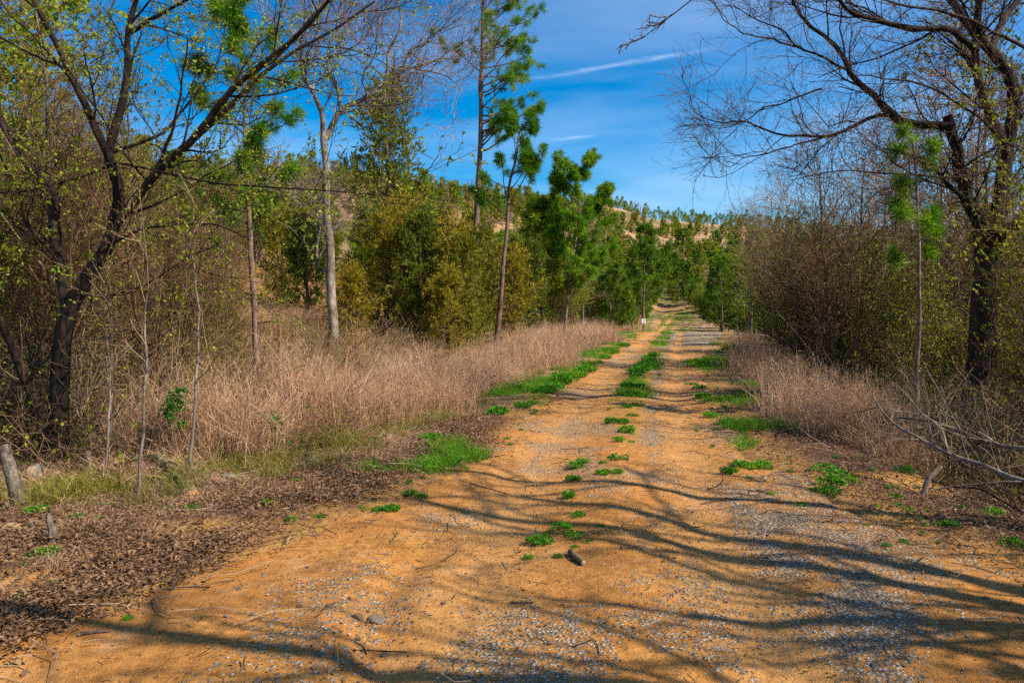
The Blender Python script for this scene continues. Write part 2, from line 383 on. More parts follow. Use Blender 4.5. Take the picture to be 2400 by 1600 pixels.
# ------------------------------------------------------------------ ground sheet
def grid_faces(nr, nc):
    i = np.arange(nr * nc).reshape(nr, nc)
    return np.stack([i[:-1, :-1], i[:-1, 1:], i[1:, 1:], i[1:, :-1]], -1).reshape(-1, 4)
MOUNDS = [(-2.95, 4.85, .42), (-2.35, 6.0, .34), (3.9, 7.7, .5)]
def build_ground():
    yv = np.r_[np.linspace(-60, -3, 24), np.linspace(-2.6, 20, 170), np.geomspace(20.2, 1500, 200)]
    s = np.linspace(-1, 1, 380); xv = np.sinh(6.6 * s) / math.sinh(6.6) * 1100
    Y, X = np.meshgrid(yv, xv, indexing='ij')
    X = X + np.interp(Y, [-60, 0, 60, 1500], [0, 0, 9, 9])
    e = edge_in(X, Y)
    road = ss(.10, .55, e) * (Y < 158)
    Z = ground_z(X, Y) - .13 * road
    offl = Ledge(Y) - X; offr = X - Redge(Y)
    nz = fbm(X * .8, Y * .8, 4, 4)
    near = 1 - ss(11, 17, Y)
    lit = (1 - ss(1.2, 2.8, offl * np.interp(Y, [0, 7, 12], [1, 1.1, 2.2]) + (nz - .5) * 2.4)) * near * (offl > -1)
    lit = np.maximum(lit, (1 - ss(1.0, 6.0, offr + (nz - .5) * 2)) * (offr > -1) * (1 - ss(9, 30, Y)))
    lit = np.maximum(lit, ss(4, 7, offr) * .85 * (1 - ss(60, 110, Y)))
    lit = np.maximum(lit, .7 * (1 - ss(14, 22, Y)) * ss(2.5, 4.5, offl))
    ochre = ss(.56, .64, fbm(X * .9, Y * .9, 3, 9)) * (np.abs(offl - 2.2) < 1.6) * (Y < 7) * 1.0
    ochre = np.maximum(ochre, ss(.57, .64, fbm(X * .7, Y * .7, 3, 19)) * (np.abs(offr - 1.4) < 1.2) * (Y < 12))
    ochre = np.maximum(ochre, (1 - ss(.0, .5, np.maximum(offl, offr))) * .7)
    for ox, oy, orad in MOUNDS: ochre = np.maximum(ochre, 1 - ss(.55, 1.1, np.hypot((X - ox) / orad, (Y - oy) / (orad * .8)) + (nz - .5) * .6))
    hill = ss(60, 140, Y)
    me = new_mesh('ground', np.stack([X, Y, Z], -1).reshape(-1, 3), grid_faces(*X.shape), None,
                  {'lit': lit.ravel(), 'ochre': ochre.ravel(), 'hill': hill.ravel()}, True)
    m, t, b = mat_new('ground_soil')
    geo = t.nodes.new('ShaderNodeNewGeometry').outputs['Position']
    nf = noise(t, 9, 6, geo); nb = noise(t, .7, 4, geo); nh = noise(t, .045, 5, geo)
    straw = ramp(t, [(.3, (.13, .075, .032)), (.5, (.23, .14, .065)), (.72, (.34, .225, .115))], nf)
    straw = mixc(t, M('MULTIPLY', nb, .35, t=t), straw, (.17, .15, .03))
    litc = ramp(t, [(.3, (.035, .016, .010)), (.5, (.10, .050, .030)), (.7, (.20, .11, .07))], noise(t, 26, 6, geo))
    och = ramp(t, [(.3, (.30, .14, .035)), (.6, (.46, .24, .06)), (.8, (.55, .33, .11))], nf)
    hl = ramp(t, [(.36, (.10, .10, .016)), (.46, (.22, .14, .06)), (.56, (.37, .21, .10)), (.68, (.46, .28, .15))], nh)
    c = mixc(t, attr(t, 'hill'), straw, hl)
    c = mixc(t, attr(t, 'lit'), c, litc)
    c = mixc(t, attr(t, 'ochre'), c, och)
    t.links.new(c, b.inputs['Base Color']); b.inputs['Roughness'].default_value = .95
    bump(t, b, noise(t, 30, 5, geo), .03)
    me.materials.append(m)
    tag(obj('ground', me), 'sloping ground of dry grass, leaf litter and bare soil', None, None, 'structure')
build_ground()

# ------------------------------------------------------------------ dirt road
def build_road():
    yv = np.r_[np.linspace(-8, 2.6, 40), np.geomspace(2.65, 160, 760)]
    s = np.linspace(0, 1, 150)
    Y, S = np.meshgrid(yv, s, indexing='ij')
    L = Ledge(Y) - .75; R = Redge(Y) + .75
    X = L + (R - L) * S
    e = edge_in(X, Y)
    c = (Ledge(Y) + Redge(Y)) / 2
    # wheel ruts follow the traffic line, not the flared edges
    traf = np.interp(Y, [-8, 0, 4, 6.1, 8.9, 14, 34, 48, 100, 172], [.3, .35, .55, .75, 1.2, 2.1, 6.3, 9.4, 19.25, 37])
    rel = X - traf
    rut = np.exp(-((rel - .80) / .30) ** 2) + np.exp(-((rel + .85) / .36) ** 2)
    strip = np.exp(-(rel / .28) ** 2)
    wob = fbm(X * 1.1, Y * .7, 4, 11)
    relief = -.045 * rut + .02 * strip + (wob - .47) * .06 + (fbm(X * 6, Y * 6, 3, 12) - .45) * .022 * np.clip(14 / np.maximum(Y, 1), 0, 1)
    # washed gully
    gx = np.interp(Y, [2.5, 3.6, 4.6, 5.4, 6.2], [-.35, -.62, -.78, -.62, -.5]) ; gul = np.exp(-((X - gx) / .16) ** 2) * ss(2.4, 3.2, Y) * (1 - ss(5.2, 6.4, Y))
    relief = relief - .07 * gul
    Z = terr(X, Y) + relief - .22 * (1 - ss(-.25, .32, e))
    gn = fbm(X * .55, Y * .4, 4, 14); g2 = fbm(X * 2.6, Y * 2.0, 3, 15)
    gr = ss(.45, .62, gn + (g2 - .5) * .35) * .55
    patch_r = np.exp(-(((X - 1.9) / .75) ** 2 + ((Y - 6.9) / 1.6) ** 2)) + .9 * np.exp(-(((X - 1.45) / .6) ** 2 + ((Y - 4.0) / 1.2) ** 2)) + .8 * np.exp(-(((X - 2.2) / .5) ** 2 + ((Y - 5.2) / 1.2) ** 2))
    patch_l = .55 * np.exp(-(((X + 1.0) / .55) ** 2 + ((Y - 4.3) / 1.1) ** 2)) + .5 * np.exp(-(((X + .5) / .4) ** 2 + ((Y - 6.4) / .5) ** 2))
    band = .75 * np.exp(-((rel - .38) / .20) ** 2) * ss(7, 10, Y) + .45 * np.exp(-((rel - 1.35) / .25) ** 2) * ss(6, 8, Y)
    crest = ss(24, 40, Y) * ss(-.6, .6, rel) * (1 - ss(54, 60, Y)) * 1.1
    g = np.clip(np.maximum.reduce([gr, (patch_r + patch_l) * ss(.3, .62, g2 + .12), band * ss(.25, .6, g2 + .1), crest * ss(.2, .5, g2 + .15)]), 0, 1)
    g = g * (1 - .75 * np.exp(-((rel - .82) / .24) ** 2))
    global ROAD_V, ROAD_G
    ROAD_V = np.stack([X, Y, Z], -1).reshape(-1, 3); ROAD_G = (g * (e > .1)).ravel()
    me = new_mesh('dirt_road', np.stack([X, Y, Z], -1).reshape(-1, 3), grid_faces(*X.shape), None, {'grav': g.ravel(), 'rut': np.clip(rut, 0, 1).ravel(), 'strip': np.clip(np.maximum(strip * ss(9, 14, Y), (1 - rut * 1.5) * ss(55, 62, Y) * 1.9), 0, 2).ravel()}, True)
    m, t, b = mat_new('orange_dirt')
    geo = t.nodes.new('ShaderNodeNewGeometry').outputs['Position']
    n1 = noise(t, 14, 7, geo, .65); n2 = noise(t, 1.3, 5, geo); n3 = noise(t, 60, 4, geo, .7)
    dirt = ramp(t, [(.30, (.22, .085, .016)), (.46, (.40, .175, .038)), (.60, (.52, .245, .062)), (.78, (.64, .35, .12))], n1)
    dirt = mixc(t, ramp(t, [(.40, (0, 0, 0)), (.62, (1, 1, 1))], n2), dirt, (.42, .17, .035))
    n4 = noise(t, .55, 5, geo)
    dirt = mixc(t, ramp(t, [(.50, (0, 0, 0)), (.68, (.8, .8, .8))], n4), dirt, (.21, .095, .026))
    n5 = noise(t, 2.6, 6, geo)
    dirt = mixc(t, ramp(t, [(.55, (0, 0, 0)), (.72, (.65, .65, .65))], n5), dirt, (.62, .36, .15))
    dirt = mixc(t, M('MULTIPLY', attr(t, 'rut'), .35, t=t), dirt, (.56, .32, .12))
    vor = t.nodes.new('ShaderNodeTexVoronoi'); vor.inputs['Scale'].default_value = 48; t.links.new(geo, vor.inputs['Vector'])
    vs2 = t.nodes.new('ShaderNodeSeparateColor'); t.links.new(vor.outputs['Color'], vs2.inputs[0])
    stone = ramp(t, [(.0, (.18, .14, .10)), (.35, (.36, .30, .23)), (.7, (.48, .36, .23)), (1, (.64, .55, .44))], vs2.outputs[0])
    stone = mixc(t, ramp(t, [(.30, (0, 0, 0)), (.62, (1, 1, 1))], vor.outputs['Distance']), stone, (.20, .13, .07))
    gm = M('GREATER_THAN', M('ADD', attr(t, 'grav'), M('MULTIPLY', M('SUBTRACT', vs2.outputs[1], .5, t=t), .75, t=t), t=t), .5, t=t)
    c = mixc(t, gm, dirt, stone)
    c = mixc(t, M('MULTIPLY', attr(t, 'strip'), .45, t=t, clamp=True), c, (.13, .15, .02))
    t.links.new(c, b.inputs['Base Color']); b.inputs['Roughness'].default_value = .95
    h = M('ADD', M('ADD', n1, M('MULTIPLY', n3, .5, t=t), t=t), M('MULTIPLY', M('SUBTRACT', 1.0, vor.outputs['Distance'], t=t), M('MULTIPLY', gm, .8, t=t), t=t), t=t)
    bump(t, b, h, .022)
    me.materials.append(m)
    tag(obj('dirt_road', me), 'orange dirt track with grey gravel patches and two wheel ruts', None, None, 'structure')
build_road()
def surf_z(x, y):
    """top of road or ground (road relief ignored)"""
    return float(np.where(edge_in(x, y) > .2, terr(x, y), ground_z(x, y)))

# ------------------------------------------------------------------ tree builders
def put(parent, name, parts, mat, origin=None, smooth=True):
    V, F, A = parts
    if len(V) == 0: return None
    if origin is not None: V = V - np.asarray(origin)
    return fine(obj(name, new_mesh(name, V, F, mat, {'v': A}, smooth), parent))
UNDER = ('twigs', 'leaves', 'needles', 'sprays', 'leaf_buds')
FINE = ('branches', 'twigs', 'leaves', 'needles', 'sprays', 'leaf_buds', 'ivy', 'stems', 'side_twigs')
def fine(o):
    if o.name.split('.')[0] in FINE: o['kind'] = 'stuff'
    return o
def px_line(pts): return [at(X, Y, d) for X, Y, d in pts]

def hero_tree(name, label, cat, base, trunk, limbs, specs, bark, limb_bark, twig_mat, leafspec=(), seed=1, group=None, rough=.012, nl=16):
    """trunk / limbs: (points, r0, r1); specs: branch() keyword dicts, level by level"""
    rng = np.random.default_rng(seed)
    root = thing(name, base, label, cat, group)
    tp = resample(trunk[0], 22, rough * .5, rng); tr = np.linspace(trunk[1], trunk[2], 22)
    tr[:4] *= np.array([1.45, 1.22, 1.1, 1.03])
    put(root, 'trunk', tubes([tp], [tr], 10), bark, base)
    LP, LR = [], []
    for pts, r0, r1 in limbs:
        P = resample(pts, nl, rough, rng); R = np.linspace(r0, r1, nl); LP.append(P); LR.append(R)
        put(root, 'limb', tubes([P], [R], 8), limb_bark, base)
    P = np.array(LP); R = np.array(LR)
    plen = np.linalg.norm(np.diff(P, axis=1), axis=2).sum(1)
    cur = (P, R); last = None; allB, tw = [], []
    for i, sp in enumerate(specs):
        sp = dict(sp)
        if i == 0 and 'density' in sp: sp['per'] = np.maximum(1, (plen * sp.pop('density')).astype(int))
        cur = branch(cur[0], cur[1], rng, **sp)
        (allB if i < len(specs) - 1 else tw).append((cur, 5 if i == 0 else (4 if i == 1 else 3)))
        last = cur if i < len(specs) else last
    br = root
    if allB: br = put(root, 'branches', join_parts([tubes(p, r, s) for (p, r), s in allB]), limb_bark, base)
    put(br, 'twigs', join_parts([tubes(p, r, 3) for (p, r), s in tw]), twig_mat, base)
    for nm, mat, k, size, droop in leafspec:
        pos, dr = on_lines(last[0], k, rng, .3, 1)
        put(br, nm, leaves(pos, size, rng, droop, .6), mat, base, False)
    return root

def gen_tree(seed, H, r, spec0, specs, twigs_from=2, lean=.04, leaf=None, trunk_pts=None, multi=1, t_top=1.0):
    """a free-grown tree around the origin -> dict of mesh data"""
    rng = np.random.default_rng(seed); TP, TR = [], []
    for k in range(multi):
        n = 14; z = np.linspace(0, H * (1 if k == 0 else rng.uniform(.7, .95)), n)
        a = rng.uniform(0, 6.28); off = np.cumsum(rng.normal(0, lean * H / n * 1.6, (n, 2)), 0); sp = 0 if multi == 1 else .28
        P = np.stack([off[:, 0] + math.cos(a) * z * sp, off[:, 1] + math.sin(a) * z * sp, z], 1); P[0, :2] = 0 if multi == 1 else (math.cos(a) * .08, math.sin(a) * .08)
        TP.append(P); TR.append(np.linspace(r, r * .12, n) * (1 if k == 0 else .75))
    P = np.array(TP); R = np.array(TR)
    R[:, 0] *= 1.3
    out = {'trunk': tubes(P, R, 7)}
    cur = branch(P, R, rng, **spec0); br = [tubes(cur[0], cur[1], 4)]; tw = []
    for i, sp in enumerate(specs):
        cur = branch(cur[0], cur[1], rng, **sp)
        (br if i + 1 < twigs_from else tw).append(tubes(cur[0], cur[1], 3))
    out['branches'] = join_parts(br)
    if tw: out['twigs'] = join_parts(tw)
    if leaf:
        k, size, droop = leaf
        pos, d = on_lines(cur[0], k, rng, .25, 1); out['leaves'] = leaves(pos, size, rng, droop, .6)
    return out
def proto(parts, mats):
    """mesh data -> shared meshes"""
    return [(n, new_mesh(n, *parts[n][:2], mats[n], {'v': parts[n][2]}, n not in ('leaves', 'needles', 'crown', 'sprays'))) for n in parts if len(parts[n][0])]
def place(pr, name, loc, label, cat, group, rz=0., s=1., tilt=(0, 0)):
    o = thing(name, loc, label, cat, group, rz, s)
    o.rotation_euler = (tilt[0], tilt[1], rz)
    br = None
    for n, me in pr:
        c = fine(obj(n, me, br if (br is not None and n in UNDER) else o))
        if n == 'branches': br = c
    return o

def pine_parts(rng, P, R, t0, t1, nb, blen, prof, tuft, nl=.22, nw=.009, side=None, up=.06, ang=(55, 85), sub=5, knum=26, subl=.45, sides=8, dead=0, st=.35, wig=.13):
    """needle tree along the trunk polyline P (n,3)"""
    Pa, Ra = P[None], R[None]
    out = {'trunk': tubes(Pa, Ra, sides)}
    b, br = branch(Pa, Ra, rng, nb, t0, t1, 1.0, .35, 0, ang, 7, wig, up, .45, .05, .3, .006, side)
    # length profile by height
    z0 = b[:, 0, 2]; tt = np.clip((z0 - P[:, 2].min()) / np.ptp(P[:, 2]), 0, 1)
    f = np.interp(tt, prof[0], prof[1]) * blen
    b = b[:, :1] + (b - b[:, :1]) * f[:, None, None]
    s, sr = branch(b, br, rng, sub, st, 1.0, subl * blen * .8, .4, .4, (25, 60), 4, .12, .12, .6, .02, .4, .004)
    lines = [tubes(b, br, 4), tubes(s, sr, 3)]
    if dead:
        d, dr = branch(Pa, Ra, rng, dead, .15, t0 + .1, blen * .35, .5, 0, (60, 95), 5, .15, -.03, .3, .02, .3, .004); lines.append(tubes(d, dr, 3))
    out['branches'] = join_parts(lines)
    ends = [s[:, -1], b[:, -1], b[:, -2], P[-1:]]; dirs = [s[:, -1] - s[:, -2], b[:, -1] - b[:, -2], b[:, -2] - b[:, -3], np.array([[0, 0, 1.]])]
    if tuft > 1: ends.append(s[:, -2]); dirs.append(s[:, -2] - s[:, -3])
    out['needles'] = needles(np.concatenate(ends), np.concatenate(dirs), knum, nl, nw, rng)
    return out
MP = {'trunk': BARK_PINE, 'branches': BARK_BROWN, 'needles': NEEDLE}
MPF = {'trunk': BARK_PINE, 'branches': BARK_BROWN, 'needles': NEEDLE_FAR}
def hero_pine(name, label, pts, base, r0, r1, seed, **kw):
    rng = np.random.default_rng(seed)
    P = resample(pts, 20, .01, rng); R = np.linspace(r0, r1, 20)
    parts = pine_parts(rng, P, R, **kw)
    root = thing(name, base, label, 'pine tree')
    br = None
    for n, pt in parts.items():
        c = put(br if n == 'needles' else root, n, pt, MP[n], base, n != 'needles')
        if n == 'branches': br = c
    return root

def cedar_parts(seed, H, W, nleaf, size, t0=.06, nb=70, open_=0.0, r=.11):
    rng = np.random.default_rng(seed); n = 14; z = np.linspace(0, H, n)
    P = np.stack([np.cumsum(rng.normal(0, .02 * H / 8, n)), np.cumsum(rng.normal(0, .02 * H / 8, n)), z], 1); P[0, :2] = 0
    R = np.linspace(r, r * .12, n); out = {'trunk': tubes(P[None], R[None], 7)}
    b, br = branch(P[None], R[None], rng, nb, t0, .99, 1.0, .3, 0, (45, 80), 6, .14, .10, .4, .04, .3, .006)
    tt = b[:, 0, 2] / H; prof = np.interp(tt, [0, .15, .4, .75, 1], [.6, 1, .95, .5, .12]) * W * (1 - open_ * rng.random(len(b)))
    b = b[:, :1] + (b - b[:, :1]) * prof[:, None, None]
    s, sr = branch(b, br, rng, 7, .15, 1, W * .42, .4, .35, (25, 65), 4, .2, .12, .5, .02, .3, .005)
    s2, sr2 = branch(s, sr, rng, 3, .2, 1, W * .2, .4, .3, (25, 60), 3, .2, .15, .5, .01, .3, .004)
    out['branches'] = join_parts([tubes(b, br, 4), tubes(s, sr, 3)])
    pos, d = on_lines(np.concatenate([s2]), nleaf, rng, .1, 1.15)
    out['sprays'] = leaves(pos, size * 1.35, rng, -.25, .24, d, .55)
    return out
MC = {'trunk': BARK_BROWN, 'branches': TWIG_BROWN, 'sprays': LEAF_CEDAR}
# ------------------------------------------------------------------ the big leafing tree by the verge
def D(pts, d0, d1=None):
    d1 = d0 if d1 is None else d1
    return px_line([(X, Y, d0 + (d1 - d0) * i / max(len(pts) - 1, 1)) for i, (X, Y) in enumerate(pts)])
def left_tree():
    b = G(122, 1111); d = b[1]; base = b - [0, 0, .05]
    trunk = ([base] + D([(135, 1000), (143, 825), (167, 723), (200, 660), (245, 593), (265, 530), (281, 449), (253, 359)], d), .115, .05)
    L = [(D([(162, 735), (150, 674), (131, 571), (122, 449), (82, 400), (41, 351), (0, 277), (-60, 150), (-90, 20)], d, d + .9), .075, .028),
         (D([(254, 362), (192, 237), (139, 118), (78, 0), (30, -100)], d, d - .7), .045, .02),
         (D([(253, 364), (286, 229), (298, 143), (300, 73), (322, 0), (350, -120)], d, d + .3), .05, .02),
         (D([(300, 82), (359, 45), (441, 0), (520, -50)], d + .2, d + .1), .024, .008),
         (D([(275, 520), (339, 441), (375, 396), (441, 335), (510, 253), (571, 188), (653, 118), (714, 65), (771, 0), (840, -90)], d, d - .9), .05, .012),
         (D([(375, 396), (461, 322), (530, 257), (612, 180), (694, 122), (800, 57), (880, 5)], d - .2, d + .5), .034, .010),
         (D([(258, 358), (367, 318), (408, 286), (490, 176), (518, 114), (530, 60)], d, d + .8), .02, .006),
         (D([(367, 392), (408, 282), (433, 155), (440, 90)], d - .2, d - .9), .018, .006),
         (D([(261, 380), (367, 400), (490, 429), (612, 433), (800, 449), (975, 469)], d, d - 1.6), .014, .003),
         (D([(245, 392), (171, 420), (90, 441), (0, 453), (-60, 460)], d, d - .8), .016, .006),
         (D([(131, 604), (65, 526), (41, 445), (0, 363), (-30, 300)], d, d - .6), .02, .007),
         (D([(112, 1060), (90, 968), (57, 882), (24, 805), (0, 752), (-50, 640), (-80, 500)], d, d - .5), .06, .03),
         (D([(245, 580), (326, 539), (408, 527), (500, 531), (590, 560)], d, d - .8), .016, .004),
         (D([(282, 514), (388, 469), (490, 408), (571, 367)], d, d + .8), .015, .004),
         (D([(180, 690), (270, 690), (350, 660), (430, 610), (520, 570)], d, d - .9), .014, .004)]
    hero_tree('broadleaf_tree', 'dark forked tree with tiny yellow-green new leaves leaning over the leaf litter', 'tree', base, trunk, L,
              [dict(per=0, density=3.0, t0=.08, t1=1, length=.95, lvar=.5, ltaper=.3, ang=(25, 65), n=6, wig=.16, up=.07, rfrac=.5, rmax=.014, rmin=.004, rtip=.35),
               dict(per=5.5, t0=.15, t1=1, length=.50, lvar=.5, ltaper=.3, ang=(25, 65), n=5, wig=.2, up=.05, rfrac=.6, rmax=.006, rmin=.0025, rtip=.5),
               dict(per=4.5, t0=.15, t1=1, length=.24, lvar=.5, ltaper=.2, ang=(25, 70), n=3, wig=.2, up=.04, rfrac=.6, rmax=.003, rmin=.0018, rtip=.6)],
              BARK_DARK, BARK_DARK, TWIG_BROWN, [('leaves', LEAF_NEW, 15000, .034, 0)], seed=3)
left_tree()

# ------------------------------------------------------------------ pale-barked tree rising out of the field
def pale_tree():
    b = G(778, 846); d = b[1]; base = b - [0, 0, .1]
    trunk = ([base] + D([(780, 764), (776, 682), (774, 596), (767, 510), (763, 408), (759, 355), (757, 322)], d), .145, .085)
    L = [(D([(757, 322), (751, 261), (725, 205), (710, 176), (704, 126), (712, 70), (720, 20)], d, d - 1), .075, .02),
         (D([(758, 330), (767, 314), (800, 258), (861, 229), (902, 188), (943, 163), (984, 160), (1040, 130)], d, d + 1.2), .085, .02),
         (D([(798, 262), (788, 196), (767, 139), (780, 82), (800, 55), (805, -30)], d, d + .6), .05, .015),
         (D([(905, 182), (914, 122), (939, 73), (935, 0), (950, -60)], d + .8, d + .3), .045, .012),
         (D([(943, 163), (963, 122), (1029, 78), (1085, 40)], d + .9, d + 1.6), .04, .010),
         (D([(984, 162), (1020, 168), (1060, 190), (1080, 215)], d + 1, d + .2), .03, .008),
         (D([(770, 139), (810, 120), (850, 95), (880, 40)], d + .5, d - .6), .03, .01),
         (D([(860, 229), (850, 180), (880, 120), (870, 60)], d + .5, d - 1), .03, .009),
         (D([(772, 560), (748, 520), (735, 470), (700, 430)], d, d - 1), .03, .008),
         (D([(775, 640), (742, 620), (748, 540), (752, 480)], d, d + .8), .05, .012)]
    hero_tree('bare_tree', 'tall pale-barked tree with forked trunk and fine bare reddish twigs', 'tree', base, trunk, L,
              [dict(per=0, density=3.6, t0=.15, t1=1, length=2.1, lvar=.5, ltaper=.3, ang=(25, 60), n=6, wig=.14, up=.03, rfrac=.5, rmax=.03, rmin=.010, rtip=.35),
               dict(per=8, t0=.1, t1=1, length=1.1, lvar=.5, ltaper=.3, ang=(25, 65), n=5, wig=.18, up=.03, rfrac=.6, rmax=.012, rmin=.005, rtip=.5),
               dict(per=6, t0=.1, t1=1, length=.55, lvar=.5, ltaper=.2, ang=(25, 70), n=3, wig=.2, up=.03, rfrac=.6, rmax=.006, rmin=.0035, rtip=.6)],
              BARK_PALE, BARK_PALE, TWIG_RED, [], seed=8, rough=.03)
pale_tree()

# ------------------------------------------------------------------ forked oak with the branches sweeping over the sky
def right_oak():
    d = 13.2; bx = at(2288, 930, d); base = np.array([bx[0], d, float(ground_z(bx[0], d)) - .1])
    trunk = ([base] + D([(2290, 919), (2302, 805), (2310, 682), (2316, 600), (2312, 540)], d), .24, .20)
    L = [(D([(2312, 548), (2269, 469), (2253, 388), (2241, 335), (2226, 272)], d, d - .5), .125, .075),
         (D([(2318, 548), (2340, 500), (2351, 428), (2359, 367), (2375, 261), (2355, 163), (2306, 98), (2253, 33), (2200, -40)], d, d + .6), .135, .06),
         (D([(2357, 365), (2322, 265), (2290, 171), (2286, 82), (2300, 0), (2310, -90)], d + .2, d - .8), .09, .045),
         (D([(2322, 120), (2340, 80), (2355, 53), (2388, 0), (2430, -80)], d + .5, d + 1), .07, .04),
         (D([(2290, 118), (2250, 85), (2212, 65), (2130, 65), (2061, 53), (2008, 33), (1967, 0), (1920, -50)], d - .5, d - 1.6), .055, .022),
         (D([(2231, 296), (2171, 294), (2110, 290), (2082, 265), (2049, 220), (2000, 188), (1976, 139), (1939, 94), (1886, 53), (1853, 0), (1830, -60)], d - .5, d + .8), .07, .014),
         (D([(1990, 165), (1927, 139), (1865, 106), (1829, 69), (1763, 45), (1722, 8)], d + .3, d + 1.0), .024, .007),
         (D([(1865, 110), (1776, 86), (1714, 57), (1669, 4)], d + .6, d - .2), .018, .005),
         (D([(2084, 270), (2041, 278), (1992, 302), (1927, 322), (1865, 322), (1804, 306), (1743, 286), (1694, 286), (1624, 261)], d, d - 1.2), .034, .006),
         (D([(1743, 284), (1796, 253), (1861, 229), (1927, 208)][::-1] + [(1700, 300), (1650, 290)], d - .4, d + .4), .016, .005),
         (D([(1927, 324), (1845, 347), (1763, 367), (1700, 400)], d - .5, d - 1.4), .016, .005),
         (D([(2375, 340), (2343, 318), (2269, 261), (2188, 212), (2110, 184), (2008, 176)], d - .2, d - 2.2), .026, .008),
         (D([(2400, 110), (2335, 78), (2273, 45), (2171, 24), (2069, 0), (1980, -40)], d, d - 1.8), .030, .012),
         (D([(2350, 404), (2294, 408), (2212, 412), (2090, 408), (1967, 400), (1860, 420)], d - .1, d - 2.0), .022, .006),
         (D([(2318, 575), (2355, 547), (2400, 518), (2460, 470), (2520, 420)], d, d - 1.2), .10, .05),
         (D([(2265, 470), (2225, 440), (2190, 390), (2130, 360), (2060, 350)], d - .2, d - 1.6), .045, .01)]
    hero_tree('oak_tree', 'dark thick forked oak with a broken limb and long bare branches sweeping over the thicket', 'tree', base, trunk, L,
              [dict(per=0, density=2.6, t0=.12, t1=1, length=1.5, lvar=.5, ltaper=.45, ang=(22, 55), n=7, wig=.17, up=.05, rfrac=.45, rmax=.02, rmin=.006, rtip=.35),
               dict(per=7, t0=.1, t1=1, length=.58, rel=True, lvar=.5, ltaper=.35, ang=(25, 60), n=5, wig=.22, up=.06, rfrac=.6, rmax=.008, rmin=.0035, rtip=.5),
               dict(per=6, t0=.1, t1=1, length=.36, lvar=.5, ltaper=.2, ang=(25, 65), n=3, wig=.2, up=.05, rfrac=.6, rmax=.004, rmin=.0024, rtip=.6)],
              BARK_DARK, BARK_DARK, TWIG_BROWN, [('leaf_buds', LEAF_BUD, 1500, .03, 0)], seed=21, rough=.03)
right_oak()

# ------------------------------------------------------------------ trees beside and behind the viewer that throw the shadows on the track
def shade_tree(base, seed, H, label, hang=None, k=1.0):
    rng = np.random.default_rng(seed); base = np.array([base[0], base[1], float(ground_z(base[0], base[1])) - .05])
    top = base + [rng.normal(0, .3), rng.normal(0, .3), H * .42]
    limbs = []
    for i in range(9):
        a = i * 2.4 + rng.uniform(-.3, .3); out = rng.uniform(.28, .5) * H; up = rng.uniform(.25, .58) * H
        s = base + (top - base) * rng.uniform(.62, 1.0); dv = np.array([math.cos(a) * out, math.sin(a) * out, up])
        limbs.append(([s, s + dv * [.35, .35, .25], s + dv * [.7, .7, .62], s + dv], H * .0125, H * .004))
    if hang is not None: limbs.append(hang)
    hero_tree('bare_oak', label, 'tree', base, ([base, base + (top - base) * .5 + [.1, 0, 0], top], H * .017, H * .011), limbs,
              [dict(per=0, density=2.2 * k, t0=.15, t1=1, length=np.r_[np.full(9, 2.6), np.full(len(limbs) - 9, .45)], lvar=.5, ltaper=.35, ang=(25, 60), n=6, wig=.15, up=.06, rfrac=.5, rmax=.03, rmin=.008, rtip=.35),
               dict(per=6, t0=.1, t1=1, length=.5, rel=True, lvar=.5, ltaper=.3, ang=(25, 60), n=5, wig=.2, up=.05, rfrac=.6, rmax=.012, rmin=.005, rtip=.5),
               dict(per=5, t0=.1, t1=1, length=.5, rel=True, lvar=.5, ltaper=.2, ang=(25, 65), n=3, wig=.2, up=.05, rfrac=.6, rmax=.006, rmin=.003, rtip=.6)],
              BARK_BROWN, BARK_BROWN, TWIG_BROWN, [('leaf_buds', LEAF_BUD, 500, .03, 0)], seed=seed, rough=.03)
shade_tree((5.9, -2.6), 36, 9.0, 'bare oak at the track edge, the one nearest the near gravel', None, 1.1)
hb = np.array([8.4, 1.0, 0.])
hang = ([hb + [0, 0, 4.6], [6.5, 3.0, 5.9], [4.0, 5.6, 6.3], at(1690, -60, 7.4), at(1633, 0, 7.4), at(1616, 45, 7.4), at(1555, 68, 7.4), at(1500, 95, 7.4)], .04, .004)
shade_tree((8.4, 1.0), 31, 10.5, 'bare oak at the track edge reaching one long budding branch over the track', hang)
shade_tree((7.6, -3.2), 32, 9.5, 'bare spreading oak shading the near gravel')
shade_tree((11.5, -1.0), 33, 11.0, 'tall bare oak standing back from the near gravel', None, .8)
shade_tree((10.8, 3.2), 34, 10.5, 'bare oak standing in the thicket beside the brush heap', None, .9)

# ------------------------------------------------------------------ named pines
def pine_left():
    b = G(604, 942); d = b[1]
    hero_pine('young_pine', 'slender young pine with sparse needle tufts beside the pale-barked tree', [b] + D([(600, 800), (594, 700), (587, 600), (583, 500), (577, 420), (575, 300), (571, 200), (562, 80), (555, 15)], d), b, .062, .014, 41,
              t0=.45, t1=1.0, nb=30, blen=.95, prof=([0, .3, .55, .8, 1], [.5, .45, .75, .95, .3]), tuft=1, nl=.21, nw=.0085, knum=130, sub=2.8, subl=.25, ang=(50, 85), dead=6)
def pine_tall():
    b = G(1108, 800); d = b[1]
    hero_pine('tall_pine', 'tallest pine with bare straight trunk and tufted crown spreading to one side', [b] + D([(1113, 640), (1118, 480), (1126, 330), (1128, 200), (1131, 60), (1131, -80)], d), b, .155, .05, 42,
              t0=.50, t1=1.0, nb=40, st=.3, blen=2.9, prof=([0, .45, .56, .68, .85, 1], [.3, .5, .75, 1.0, .75, .35]), tuft=2, nl=.25, nw=.014, knum=64, sub=5, subl=.26, side=(1.5, 0, .1), up=.04, wig=.16, ang=(50, 88), dead=7)
